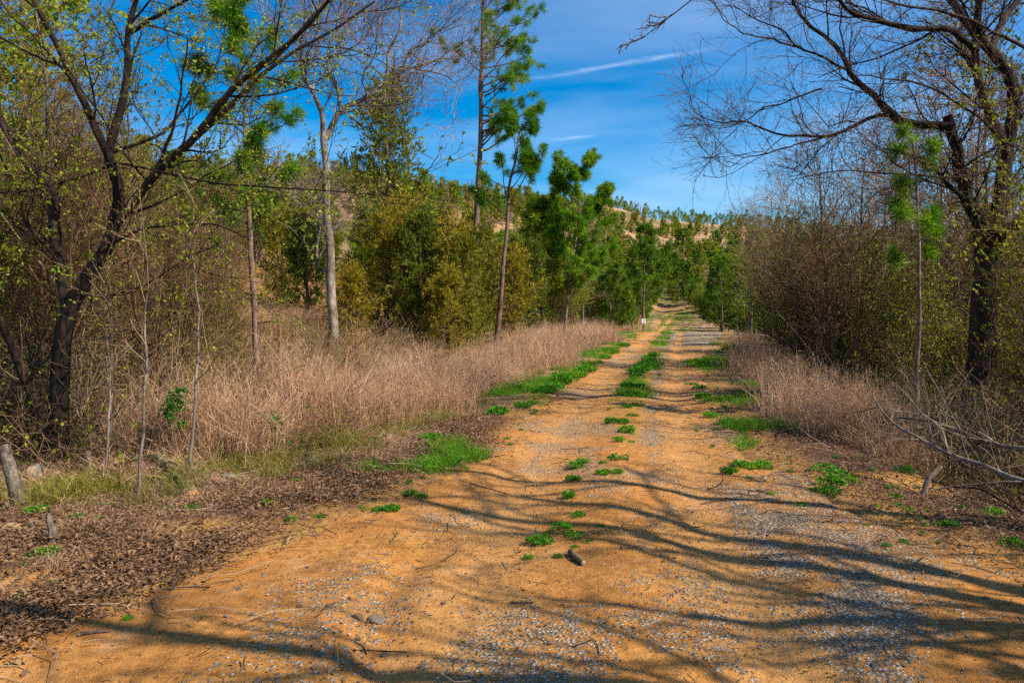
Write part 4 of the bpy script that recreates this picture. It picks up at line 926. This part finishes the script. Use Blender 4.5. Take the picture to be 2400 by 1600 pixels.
g = gp(1655, 1142); stick('standing_twig', [g, at(1690, 1132, g[1]), at(1692, 1110, g[1]), at(1690, 1092, g[1])], .006, .003, BARK_DARK, 'bent dark twig standing up from the gravel patch', 'stick', seed=3, rough=.003)
# fallen branches at the thicket
def fb(name, pts, d0, d1, r0, r1, lab, seed, mat, forks):
    P = [at(X, Y, d0 + (d1 - d0) * i / (len(pts) - 1)) for i, (X, Y) in enumerate(pts)]
    stick(name, P, r0, r1, mat, lab, 'fallen branch', seed=seed, rough=.015, n=16, forks=forks)
fb('fallen_branch', [(2480, 1072), (2400, 1050), (2314, 1033), (2204, 993), (2106, 972)], 6.9, 8.6, .028, .014, 'upper grey fallen branch leaning out of the brush heap', 5, WEATHER, 9)
fb('fallen_branch', [(2480, 1160), (2400, 1127), (2314, 1095), (2224, 1062), (2143, 1021), (2082, 984), (2040, 930)], 6.5, 8.2, .026, .008, 'long lower brown fallen branch running across the brush heap', 6, BARK_GREY, 11)
fb('fallen_branch', [(2228, 1066), (2204, 1001), (2163, 964), (2110, 905)], 7.4, 8.3, .014, .005, 'thin forked branch crossing the two fallen branches', 7, WEATHER, 8)
fb('fallen_branch', [(2440, 960), (2330, 1010), (2230, 1100), (2180, 1150)], 8.2, 7.4, .012, .004, 'thin dark branch slanting down into the brush heap', 8, BARK_DARK, 10)
fb('fallen_branch', [(2460, 1220), (2390, 1200), (2300, 1150), (2200, 1130), (2120, 1110)], 6.2, 7.6, .012, .004, 'lowest dark branch of the brush heap over the ditch', 9, BARK_DARK, 12)
g = gp(2163, 1168); stick('branch_stub', [g - [0, 0, .05], at(2172, 1130, g[1] + .05), at(2204, 1090, g[1] + .1)], .03, .02, WEATHER, 'thick pale branch stub standing up before the brush heap', 'stump', seed=15, rough=.008)

# ------------------------------------------------------------------ small white sign
def sign():
    x = at(1508, 752, 57)[0]; z = float(ground_z(x, 57)); o = thing('sign', (x, 57 - .11, z), 'small plain white notice fixed to the lone pine trunk', 'sign', None, .1)
    m, t, b = mat_new('white_sign_paint'); b.inputs['Base Color'].default_value = (.8, .8, .78, 1); b.inputs['Roughness'].default_value = .5
    def box(nm, cx, cy, cz, sx, sy, sz, mat):
        v = np.array([[i, j, k] for i in (-1, 1) for j in (-1, 1) for k in (-1, 1)]) * [sx / 2, sy / 2, sz / 2] + [cx, cy, cz]
        f = np.array([[0, 1, 3, 2], [4, 6, 7, 5], [0, 4, 5, 1], [2, 3, 7, 6], [0, 2, 6, 4], [1, 5, 7, 3]]); obj(nm, new_mesh(nm, v, f, mat), o)
    zt = CAM_Z + (714 - 752) / FPX * 57 - z
    box('panel', 0, -.02, max(zt, .5), .27, .012, .32, m)
    for dz in (-.12, .12): box('nail', 0, -.030, max(zt, .5) + dz, .016, .008, .016, BARK_DARK)
sign()

# ------------------------------------------------------------------ green weeds
def weed_data(seed, n, rad, h, leaf):
    rng = np.random.default_rng(seed); a = rng.uniform(0, 6.28, n); r = rad * np.sqrt(rng.random(n))
    tip = np.stack([np.cos(a) * r, np.sin(a) * r, h * (.35 + .65 * rng.random(n)) * (1 - .5 * (r / rad))], 1); base = tip * [.45, .45, 0]
    P = np.stack([base, (base + tip) / 2 + [0, 0, h * .1], tip], 1); R = np.full((n, 3), .0016)
    pos = np.repeat(tip, 4, 0) + rng.normal(0, leaf * .25, (n * 4, 3)); d = unit(rng.normal(size=(n * 4, 3)) * [1, 1, .35] + [0, 0, .25])
    return {'stems': tubes(P, R, 3), 'leaves': leaves(pos, leaf, rng, -.1, .75, d, .3)}
MW = {'stems': GRASS, 'leaves': LEAF_GREEN}
WEED = [proto(weed_data(300 + i, n, r, h, l), MW) for i, (n, r, h, l) in enumerate([(70, .16, .11, .032), (110, .20, .14, .036), (45, .13, .07, .028), (90, .17, .2, .04)])]
def weeds(lst, label, group, k=1.0):
    for X, Y, wp in lst:
        p = road_hit(X, Y + 6); s = wp / FPX * p[1] / .34 * k
        place(WEED[int(RG.integers(4))], 'weed_clump', (p[0], p[1], rz_at(p[0], p[1]) - .004), label, 'weed', group, RG.uniform(0, 6.28), s)
weeds([(1448, 1075, 66), (1350, 1088, 40), (1415, 1112, 34), (1340, 1116, 30), (1332, 1158, 34), (1355, 1206, 42), (1318, 1232, 60), (1265, 1262, 58), (1292, 1238, 44), (1345, 1252, 44), (1238, 1294, 26), (1308, 1300, 22), (1448, 1112, 26), (1362, 1075, 24)],
      'clump of bright green clover in the middle of the near track', 'clover clumps in the near track')
weeds([(1470, 1012, 40), (1482, 972, 40), (1432, 988, 34), (1460, 990, 30), (1495, 945, 44), (1480, 925, 46), (1500, 905, 40), (1475, 905, 36), (1492, 882, 44), (1478, 886, 36), (1500, 868, 44), (1490, 870, 40), (1512, 855, 36), (1505, 858, 36), (1522, 842, 30), (1515, 848, 28), (1532, 832, 26), (1470, 950, 30), (1450, 1035, 30), (1480, 1035, 26)],
      'green weeds on the raised strip between the wheel ruts', 'weeds between the wheel ruts')
weeds([(890, 1192, 44), (918, 1188, 40), (1072, 1078, 36), (1060, 1088, 30), (962, 1152, 30), (988, 1158, 34), (1010, 1024, 44), (1040, 1022, 36), (1000, 1040, 34), (1165, 968, 50), (1140, 985, 40), (1110, 1000, 36), (1250, 940, 50), (1225, 950, 40), (1320, 892, 52), (1298, 905, 52), (1340, 880, 48), (1375, 866, 44), (1310, 880, 40), (1280, 915, 46), (1400, 845, 40), (1420, 835, 34), (1440, 822, 30), (1465, 806, 26), (1355, 878, 44), (930, 1060, 36), (875, 1085, 30)],
      'bright green weeds along the track edge before the dry grass', 'weeds along the dry grass edge')
weeds([(1632, 852, 50), (1660, 846, 44), (1640, 905, 34), (1645, 925, 36), (1625, 895, 30), (1665, 972, 36), (1695, 990, 34), (1740, 1042, 36), (1705, 1102, 36), (1785, 1090, 44), (1760, 1092, 40), (1735, 1088, 36), (1720, 1100, 24), (1680, 1000, 28)],
      'low green weeds along the track edge before the thicket', 'weeds along the thicket edge')
weeds([(1935, 1098, 80), (1965, 1110, 80), (1950, 1130, 70), (1945, 1150, 56), (1985, 1125, 56)], 'tall lush green weed clump at the corner of the gravel patch', 'tall weeds by the gravel patch', 1.1)
weeds([(2130, 1186, 36), (2050, 1180, 30), (2205, 1226, 44), (2230, 1230, 40), (2375, 1272, 66), (2100, 1160, 40), (2260, 1185, 50), (2330, 1205, 50), (2190, 1010, 50), (2120, 1100, 50), (2090, 1140, 40)], 'green weeds on the leafy bank below the brush heap', 'weeds below the brush heap')
weeds([(375, 1192, 34), (395, 1185, 30), (245, 1350, 40), (195, 1418, 40), (125, 1358, 30), (50, 1395, 36), (300, 1445, 26), (345, 1285, 26), (150, 1155, 50), (85, 1195, 60), (130, 1130, 50), (110, 1300, 56), (60, 1320, 50), (450, 1190, 40), (180, 1215, 40), (290, 1225, 36), (620, 1150, 36), (640, 1110, 40), (760, 1100, 40), (700, 1130, 36)], 'green weeds poking through the leaf litter under the leafing tree', 'weeds in the leaf litter')
g = gp(412, 1088); bush = place(proto(gen_tree(330, .62, .012, dict(SB0, per=14, length=.26, t0=.45, rmin=.002), [dict(SB1, per=5, length=.12, rmin=.0015)], 9, .03, (900, .035, 0)), dict(MB2, leaves=LEAF_GREEN)), 'green_bush', g, 'small bright green leafy bush beside the mossy fallen log', 'bush', None, 0, 1.0)

# ------------------------------------------------------------------ uncountable cover: grass, brambles, litter, gravel
def scatter(name, protos, pts, scl, label, cat, tilt=.12, seed=1, parent=None):
    rng = np.random.default_rng(seed); n = len(pts)
    c = bpy.data.collections.new(name + '_pieces')
    for i, me in enumerate(protos): c.objects.link(bpy.data.objects.new('%s_piece_%02d' % (name, i), me))
    me = bpy.data.meshes.new(name); me.vertices.add(n); me.vertices.foreach_set('co', np.asarray(pts, np.float32).ravel())
    a = me.attributes.new('rot', 'FLOAT_VECTOR', 'POINT'); a.data.foreach_set('vector', np.stack([rng.normal(0, tilt, n), rng.normal(0, tilt, n), rng.uniform(0, 6.28, n)], 1).astype(np.float32).ravel())
    a = me.attributes.new('scl', 'FLOAT', 'POINT'); a.data.foreach_set('value', np.asarray(scl, np.float32))
    a = me.attributes.new('idx', 'INT', 'POINT'); a.data.foreach_set('value', rng.integers(0, len(protos), n).astype(np.int32))
    o = obj(name, me)
    gt = bpy.data.node_groups.new(name, 'GeometryNodeTree'); gt.interface.new_socket('Geometry', in_out='INPUT', socket_type='NodeSocketGeometry'); gt.interface.new_socket('Geometry', in_out='OUTPUT', socket_type='NodeSocketGeometry')
    gi = gt.nodes.new('NodeGroupInput'); go = gt.nodes.new('NodeGroupOutput'); ip = gt.nodes.new('GeometryNodeInstanceOnPoints'); ci = gt.nodes.new('GeometryNodeCollectionInfo')
    ci.inputs['Collection'].default_value = c; ci.inputs['Separate Children'].default_value = True; ci.inputs['Reset Children'].default_value = True
    def na(nm, ty):
        nn = gt.nodes.new('GeometryNodeInputNamedAttribute'); nn.data_type = ty; nn.inputs[0].default_value = nm; return [s for s in nn.outputs if s.enabled and s.name == 'Attribute'][0]
    gt.links.new(gi.outputs[0], ip.inputs['Points']); gt.links.new(ci.outputs[0], ip.inputs['Instance']); ip.inputs['Pick Instance'].default_value = True
    gt.links.new(na('idx', 'INT'), ip.inputs['Instance Index']); gt.links.new(na('rot', 'FLOAT_VECTOR'), ip.inputs['Rotation']); gt.links.new(na('scl', 'FLOAT'), ip.inputs['Scale'])
    gt.links.new(ip.outputs[0], go.inputs[0])
    md = o.modifiers.new('scatter', 'NODES'); md.node_group = gt
    return tag(o, label, cat, None, 'stuff')
def blade_tuft(seed, n, rad, h, w, lean=.35, side=0, mat=None, name='tuft'):
    """thin bent blades, optional side stems"""
    rng = np.random.default_rng(seed)
    a = rng.uniform(0, 6.28, n); r = rad * np.sqrt(rng.random(n)); b = np.stack([np.cos(a) * r, np.sin(a) * r, np.full(n, -.03)], 1)
    d = unit(np.stack([rng.normal(0, lean, n), rng.normal(0, lean, n), np.ones(n)], 1)); H = (h * rng.uniform(.55, 1.1, n))[:, None]
    bend = np.stack([rng.normal(0, lean * .5, n), rng.normal(0, lean * .5, n), -np.abs(rng.normal(0, .12, n))], 1)
    mid = b + d * H * .55; tip = b + d * H + bend * H
    if side:
        k = n * side; pi = np.repeat(np.arange(n), side); t = rng.uniform(.35, .95, k)[:, None]
        sb = mid[pi] * (1 - t) + tip[pi] * t; sd = unit(rng.normal(size=(k, 3)) + [0, 0, .8]); sl = h * rng.uniform(.08, .22, k)[:, None]
        b = np.concatenate([b, sb]); mid = np.concatenate([mid, sb + sd * sl * .5]); tip = np.concatenate([tip, sb + sd * sl])
    m = len(b); ww = np.r_[np.full(n, w), np.full(m - n, w * .6)][:, None]
    q = unit(np.cross(tip - b, rng.normal(size=(m, 3)))) * ww * .5
    V = np.stack([b - q, b + q, mid + q * .8, mid - q * .8, tip + q * .3, tip - q * .3], 1).reshape(-1, 3)
    i = np.arange(m)[:, None] * 6; F = np.concatenate([i + [[0, 1, 2, 3]], i + [[3, 2, 4, 5]]])
    return new_mesh(name, V, F, mat, {'v': np.repeat(rng.random(m), 6)}, False)
def rand_pts(n, u0, u1, y0, y1, keep, seed, bias=1.6):
    """points in a wedge, denser towards the viewer; keep(x,y,rnd) -> bool array"""
    rng = np.random.default_rng(seed); out = np.zeros((0, 2))
    for _ in range(12):
        y = y0 + (y1 - y0) * rng.random(n) ** bias; x = rng.uniform(u0, u1, n) * y; k = keep(x, y, rng.random(n)); out = np.concatenate([out, np.stack([x, y], 1)[k]])
        if len(out) >= n: break
    return out[:n]
def zed(xy, dz=-.01):
    e = edge_in(xy[:, 0], xy[:, 1]); z = np.where(e > .25, terr(xy[:, 0], xy[:, 1]), ground_z(xy[:, 0], xy[:, 1])); return np.column_stack([xy, z + dz])
oL = lambda x, y: Ledge(y) - x
oR = lambda x, y: x - Redge(y)
rs = lambda n, a, b, seed: np.random.default_rng(seed).uniform(a, b, n)
wobL = lambda x, y: (fbm(x * .5, y * .5, 3, 23) - .45) * 2.4

STRAW_DULL = leaf_mat('dull_stems', (.16, .085, .042), (.32, .19, .105), (.50, .34, .21), .3, .7, .5)
DRY = [blade_tuft(400 + i, n_, .42, h_, .0065, l_, 1, m_) for i, (n_, h_, l_, m_) in enumerate([(70, .62, .26, STRAW), (60, .80, .20, STRAW), (70, .55, .45, STRAW), (46, .72, .62, STRAW), (60, .60, .30, STRAW_DULL), (40, .95, .18, STRAW), (60, .45, .7, STRAW_DULL)])]
p = rand_pts(4200, -.50, .16, 8.5, 62, lambda x, y, r: (oL(x, y) + wobL(x, y) > np.interp(y, [8, 12, 18], [2.1, 1.3, .8])) & (oL(x, y) < np.interp(y, [8, 14, 30], [5.5, 8.5, 15])) & (r < ss(.32, .55, fbm(x * .55, y * .55, 3, 24))), 1, 1.5)
scatter('dry_grass', DRY, zed(p), rs(len(p), .6, 1.05, 2) * (.35 + 1.5 * fbm(p[:, 0] * .7, p[:, 1] * .7, 3, 33)), 'pinkish tan dry stems covering the field edge', 'dry grass', .12, 2)
p = rand_pts(760, .15, .62, 8.8, 36, lambda x, y, r: (oR(x, y) + wobL(x, y) * .8 > .9) & (r < ss(.33, .55, fbm(x * .8, y * .8, 3, 40))) & (oR(x, y) < np.interp(y, [8, 10, 13, 30], [1.3, 1.9, 2.6, 2.2])), 3, 1.4)
scatter('dry_grass', DRY, zed(p), rs(len(p), .65, 1.1, 4), 'dry tan stems along the thicket edge of the track', 'dry grass', .14, 4)
GOLD = [blade_tuft(410 + i, 55, .16, .95, .006, .16, 1, STRAW_GOLD) for i in range(4)]
p = rand_pts(4600, -.6, .03, 15, 66, lambda x, y, r: (oL(x, y) > 7) & (r < ss(.40, .58, fbm(x * .22, y * .22, 3, 25)) + .2), 5, 1.2)
scatter('golden_grass', GOLD + DRY[:2], zed(p), rs(len(p), .6, 1.1, 6), 'golden straw grass in the field and on the rising slope', 'dry grass', .12, 6)
PLUME = [blade_tuft(405 + i, 46, .07, 1.15, .007, .10, 1, STRAW_GOLD, 'plume_grass') for i in range(3)]
for X, Y, s_, lean in [(436, 985, .9, -.06), (462, 992, .8, .03), (500, 978, 1.05, -.3), (484, 960, .7, .05), (838, 862, 1.25, .04), (855, 858, 1.1, -.05), (812, 868, 1.0, .08), (565, 850, 1.0, .05), (545, 870, .8, -.1), (700, 860, .8, .1), (640, 880, .7, 0)]:
    q_ = G(X, Y); o_ = obj('plume_grass', PLUME[int(RG.integers(3))]); o_.location = q_; o_.scale = (s_, s_, s_); o_.rotation_euler = (0, lean, RG.uniform(0, .5))
    tag(o_, 'tall golden plume of straw grass standing above the field', 'grass', 'golden plumes in the field')
THATCH = [blade_tuft(415 + i, 45, .30, .30, .006, .75, 0, STRAW) for i in range(3)]
p = rand_pts(5200, -.72, .16, 7.5, 40, lambda x, y, r: oL(x, y) > 2.4, 7, 1.5)
scatter('thatch', THATCH, zed(p), rs(len(p), .7, 1.3, 8), 'matted short straw covering the field floor', 'dry grass', .15, 8)
SMALLW = [merged(WEED[i]) for i in range(4)]
pa = rand_pts(200, -.35, .2, 6, 40, lambda x, y, r: (oL(x, y) > -.5) & (oL(x, y) < 1.6), 51, 1.2); pb = rand_pts(80, .05, .26, 5.5, 45, lambda x, y, r: np.abs(x - np.interp(y, [4, 6.1, 8.9, 14, 34, 48], [.55, .75, 1.2, 2.1, 6.3, 9.4])) < .4, 52, 1.2); pc = rand_pts(130, .15, .55, 5.5, 30, lambda x, y, r: (oR(x, y) > -.8) & (oR(x, y) < 1.6), 53, 1.2); pd = rand_pts(260, -.72, -.1, 5, 12, lambda x, y, r: (oL(x, y) > .8) & (oL(x, y) < 5), 54, 1.1)
p = np.concatenate([pa, pb, pc, pd]); scatter('small_weeds', SMALLW, zed(p, -.005), rs(len(p), .10, .32, 55), 'scattered seedlings and small weeds along the track', 'weeds', .1, 55)
GRN = [blade_tuft(420 + i, 46, .14, .16, .006, .45, 0, GRASS) for i in range(4)]
p = rand_pts(2300, -.3, .2, 8, 56, lambda x, y, r: (oL(x, y) > -.25) & (oL(x, y) < np.interp(y, [8, 14, 30], [.7, 1.1, 1.3])) & (r < ss(.41, .54, fbm(x * .9, y * .6, 3, 26))), 9, 1.1)
p2 = rand_pts(900, .1, .3, 13, 50, lambda x, y, r: (np.abs(x - np.interp(y, [14, 34, 48], [2.1, 6.3, 9.4])) < .28) & (r < ss(.40, .56, fbm(x * .6, y * .45, 3, 27))), 10, 1.0)
p3 = rand_pts(420, .15, .4, 8, 40, lambda x, y, r: (oR(x, y) > -.35) & (oR(x, y) < .9) & (r < ss(.47, .58, fbm(x * 1.0, y * .7, 3, 28))), 11, 1.2)
p4 = rand_pts(900, .14, .23, 60, 150, lambda x, y, r: (np.abs(x - np.interp(y, [60, 100, 172], [11.9, 19.6, 31.5])) < .35) | (np.abs(x - np.interp(y, [60, 100, 172], [11.9, 19.6, 31.5])) > 1.4), 12, 1.0)
p = np.concatenate([p, p2, p3, p4]); scatter('green_grass', GRN, zed(p), rs(len(p), .6, 1.3, 12) * np.interp(p[:, 1], [0, 60, 150], [1, 1, 2]), 'bright green grass along the edges and middle of the track', 'grass', .1, 12)
OLV = [blade_tuft(430 + i, 40, .16, .26, .006, .5, 1, GRASS_OLIVE) for i in range(4)]
p = rand_pts(800, -.72, .12, 6.6, 30, lambda x, y, r: (oL(x, y) > np.interp(y, [5, 8, 12], [1.6, 1.2, .6])) & (oL(x, y) < 5.5) & (r < .10 + ss(.50, .66, fbm(x * 1.6, y * 1.6, 3, 29))), 13, 1.3)
p2 = rand_pts(1300, .2, .7, 7, 32, lambda x, y, r: (oR(x, y) > .4) & (oR(x, y) < 7) & (r < ss(.44, .62, fbm(x * .5, y * .5, 3, 30))), 14, 1.2)
p = np.concatenate([p, p2]); scatter('olive_grass', OLV, zed(p), rs(len(p), .6, 1.3, 14), 'yellowish green grass and low weeds on the verges', 'grass', .15, 14)
def bramble(seed, n, rad, h, nleaf, tw, lf, name='bramble'):
    rng = np.random.default_rng(seed); a = rng.uniform(0, 6.28, n); r = rad * .5 * np.sqrt(rng.random(n)); b = np.stack([np.cos(a) * r, np.sin(a) * r, np.full(n, -.04)], 1)
    d = unit(np.stack([rng.normal(0, .55, n), rng.normal(0, .55, n), np.ones(n)], 1)); P = [b]; q = b; L = h * rng.uniform(.6, 1.5, n)[:, None] / 5
    for k in range(5): d = unit(d + rng.normal(0, .18, (n, 3)) + [0, 0, -.16]); q = q + d * L; P.append(q)
    P = np.stack(P, 1); R = np.linspace(.0055, .0022, 6)[None] * rng.uniform(.7, 1.2, (n, 1)); c, cr = branch(P, R, rng, 5, .2, 1, h * .35, .5, .2, (30, 75), 4, .25, 0, .7, .004, .5, .0018)
    V, F, A = join_parts([tubes(P, R, 3), tubes(c, cr, 3)]); me = new_mesh(name, V, F, tw, None, True)
    pos, dr = on_lines(c, nleaf, rng, .2, 1); V2, F2, A2 = leaves(pos, .036, rng, 0, .65)
    Va, Fa, Aa = join_parts([(V, F, A), (V2, F2, A2)]); me2 = new_mesh(name, Va, Fa, tw, {'v': Aa}, False); me2.materials.append(lf)
    me2.polygons.foreach_set('material_index', np.r_[np.zeros(len(F), np.int32), np.ones(len(F2), np.int32)]); bpy.data.meshes.remove(me); return me2
BRA = [bramble(440 + i, 16, .7, 1.0, 40, TWIG_PALE if i % 2 else TWIG_BROWN, LEAF_OLIVE) for i in range(4)]
BRG = [bramble(446 + i, 14, .7, .8, 190, TWIG_BROWN, LEAF_SPRING) for i in range(2)]
p = rand_pts(1900, .2, .76, 7.0, 40, lambda x, y, r: oR(x, y) > np.interp(y, [7, 9, 12], [1.9, 1.8, 2.0]) + r * 1.4, 15, 1.4)
scatter('brambles', BRA + BRG[:1], zed(p, -.03), rs(len(p), .7, 1.5, 16), 'tangled bare brambles and low leafing stems filling the thicket', 'brambles', .2, 16)
p = rand_pts(1500, -.74, -.1, 8.2, 26, lambda x, y, r: (oL(x, y) > 3.0 + r * 2) & ((x / y < -.36) | (r < .28)), 17, 1.3)
scatter('brambles', BRA + BRG, zed(p, -.03), rs(len(p), .5, 1.45, 18), 'tangled brambles and leafing stems around the leafing tree', 'brambles', .2, 18)
p = rand_pts(260, -.42, .1, 9, 32, lambda x, y, r: (oL(x, y) > 1.2) & (oL(x, y) < 9), 56, 1.3)
scatter('low_brush', BRG + BRA[:1], zed(p, -.02), rs(len(p), .3, .8, 57), 'leafing brush and briars scattered through the dry stems', 'brush', .2, 57)
def litter(seed, n, rad):
    rng = np.random.default_rng(seed); pos = np.stack([rng.normal(0, rad * .5, n), rng.normal(0, rad * .5, n), rng.uniform(.004, .035, n)], 1); d = unit(np.stack([rng.normal(size=n), rng.normal(size=n), rng.normal(0, .28, n)], 1)); s = np.clip(rng.lognormal(math.log(.026), .38, n), .012, .055)[:, None]
    q = unit(np.cross(d, np.stack([rng.normal(0, .35, n), rng.normal(0, .35, n), np.ones(n)], 1))); lift = np.abs(rng.normal(0, .16, n))[:, None] * np.array([0, 0, 1.])
    V = np.stack([pos, pos + d * s * .45 + q * s * .3 + lift * s, pos + d * s + lift * s * .4, pos + d * s * .5 - q * s * .3 + lift * s], 1).reshape(-1, 3)
    return new_mesh('litter', V, np.arange(n * 4).reshape(n, 4), DEAD, {'v': np.repeat(rng.random(n), 4)}, False)
LIT = [litter(450 + i, 52, .36) for i in range(5)]
p = rand_pts(1900, -.8, .1, 2.6, 13, lambda x, y, r: (oL(x, y) > -.15 + r * .3) & (oL(x, y) < np.interp(y, [2, 6.5, 9, 13], [2.3, 2.0, 1.1, .6]) + wobL(x, y) * .5) & (r < ss(.36, .56, fbm(x * 1.4, y * 1.4, 3, 31)) + .10), 19, 1.1)
p2 = rand_pts(1500, .18, .74, 4.5, 22, lambda x, y, r: (oR(x, y) > -.2 + r * .5) & (oR(x, y) < 7), 20, 1.2)
p3 = rand_pts(1100, -.75, -.2, 7, 18, lambda x, y, r: oL(x, y) > 2.0, 21, 1.2)
p4 = rand_pts(120, -.3, .3, 3, 12, lambda x, y, r: edge_in(x, y) > .3, 22, 1.2)
SPARSE = [litter(456 + i, 7, .9) for i in range(3)]; scatter('stray_leaves', SPARSE, zed(rand_pts(420, -.5, .45, 2.8, 20, lambda x, y, r: edge_in(x, y) > .2, 34, 1.1), .0), rs(420, .6, .9, 23), 'stray dead leaves blown over the dirt track', 'leaf litter', .04, 23)
p = np.concatenate([p, p2, p3]); p = p[np.min([np.hypot((p[:, 0] - a) / c, (p[:, 1] - b) / (c * .8)) for a, b, c in MOUNDS], 0) > .95]; scatter('leaf_litter', LIT, zed(p, .005), rs(len(p), .7, 1.1, 22), 'brown dead leaves lying along the track edges', 'leaf litter', .04, 22)
TWL = []
for i in range(4):
    r_ = np.random.default_rng(480 + i); n_ = 9; b_ = np.stack([r_.normal(0, .3, n_), r_.normal(0, .3, n_), r_.uniform(.008, .03, n_)], 1); a_ = r_.uniform(0, 6.28, n_); l_ = r_.lognormal(math.log(.055), .6, n_)
    m_ = b_ + np.stack([np.cos(a_) * l_, np.sin(a_) * l_, r_.normal(0, .012, n_)], 1); e_ = m_ + np.stack([np.cos(a_ + r_.normal(0, .5, n_)) * l_, np.sin(a_ + r_.normal(0, .5, n_)) * l_, r_.normal(0, .012, n_)], 1)
    V_, F_, A_ = tubes(np.stack([b_, m_, e_], 1), np.stack([np.full(n_, .004), np.full(n_, .003), np.full(n_, .0015)], 1) * r_.uniform(.5, 1.3, (n_, 1)), 4); TWL.append(new_mesh('twiglet', V_, F_, TWIG_PALE if i % 2 else BARK_BROWN, {'v': A_}, True))
p5 = rand_pts(330, -.8, .1, 2.6, 13, lambda x, y, r: (oL(x, y) > -.3) & (oL(x, y) < 3.2), 41, 1.1); p6 = rand_pts(260, .18, .74, 4.5, 16, lambda x, y, r: (oR(x, y) > -.6) & (oR(x, y) < 4), 42, 1.1); p7 = rand_pts(34, -.5, .45, 2.8, 14, lambda x, y, r: edge_in(x, y) > .2, 43, 1.1)
p = np.concatenate([p5, p6, p7]); scatter('twig_litter', TWL, zed(p, .004), rs(len(p), .6, 1.2, 44), 'broken twigs strewn over litter and track', 'twigs', .03, 44)
p = rand_pts(420, -.8, .1, 3.0, 12, lambda x, y, r: (oL(x, y) > .5) & (oL(x, y) < 3.0), 45, 1.1); scatter('thatch', THATCH, zed(p), rs(len(p), .3, .6, 46), 'straw stalks poking out of the leaf litter', 'dry grass', .2, 46)
# gravel
PEB = [new_mesh('pebble', *rock_data(460 + i, .55, 1), STONE_GREY if i < 3 else STONE_TAN, None, False) for i in range(8)]
rg = np.random.default_rng(24); near = (ROAD_V[:, 1] > 2.8) & (ROAD_V[:, 1] < 16); cand = np.where(near)[0]
wt = (ROAD_G[cand] ** 1.5 + .03) * (ROAD_G[cand] >= 0) * np.where(edge_in(ROAD_V[cand, 0], ROAD_V[cand, 1]) > .25, 1, 0); wt = wt / wt.sum()
pk = rg.choice(cand, 10000, p=wt); pp = ROAD_V[pk] + np.c_[rg.normal(0, .02, (len(pk), 2)), np.zeros(len(pk))]
size = np.clip(rg.lognormal(math.log(.0046), .6, len(pk)), .002, .022); pp[:, 2] -= size * .12
scatter('gravel', PEB, pp, size, 'loose grey and tan gravel strewn over the dirt track', 'gravel', .3, 24)
# bits of bark, twig and soil on the dirt
CRUMB = [new_mesh('crumb', *rock_data(470 + i, .8, 1, 1.0), m, None, False) for i, m in enumerate([STONE_ORANGE, STONE_TAN, STONE_ORANGE, STONE_TAN])]
ok = np.where((ROAD_V[:, 1] > 2.8) & (ROAD_V[:, 1] < 13) & (edge_in(ROAD_V[:, 0], ROAD_V[:, 1]) > .2))[0]; pk = rg.choice(ok, 9000); pp = ROAD_V[pk] + np.c_[rg.normal(0, .03, (len(pk), 2)), np.zeros(len(pk))]
scatter('soil_crumbs', CRUMB, pp, np.clip(rg.lognormal(math.log(.005), .45, len(pk)), .002, .014), 'orange crumbs of soil on the dirt track', 'soil', .3, 25)

# woods on the hill too far away to count
FM = [merged(FARP[0]), merged(FARP[1]), merged(FARG[0]), merged(FARB[0]), merged(FARG[1])]
p = rand_pts(1500, -.62, .56, 150, 440, lambda x, y, r: r < ss(.44, .58, fbm(x * .025, y * .025, 3, 35)) * np.interp(y, [150, 250, 300, 440], [1.4, 1.2, .22, .18]) + .04, 36, 1.0)
scatter('hillside_scrub', FM, zed(p, -.1), rs(len(p), .4, .9, 37), 'scrub and small trees covering the far hillside', 'far woods', .03, 37)
p = np.array(ridge(260, -.6, .6, 16)); p = p[RG.random(len(p)) < .35 + .8 * ss(.42, .56, fbm(p[:, 0] * .02, p[:, 1] * .0, 2, 38))]
scatter('ridge_woods', FM[:2] + FM[3:4], zed(p, -.1), rs(len(p), .5, 1.0, 39), 'woods along the top of the far ridge', 'far woods', .03, 39)
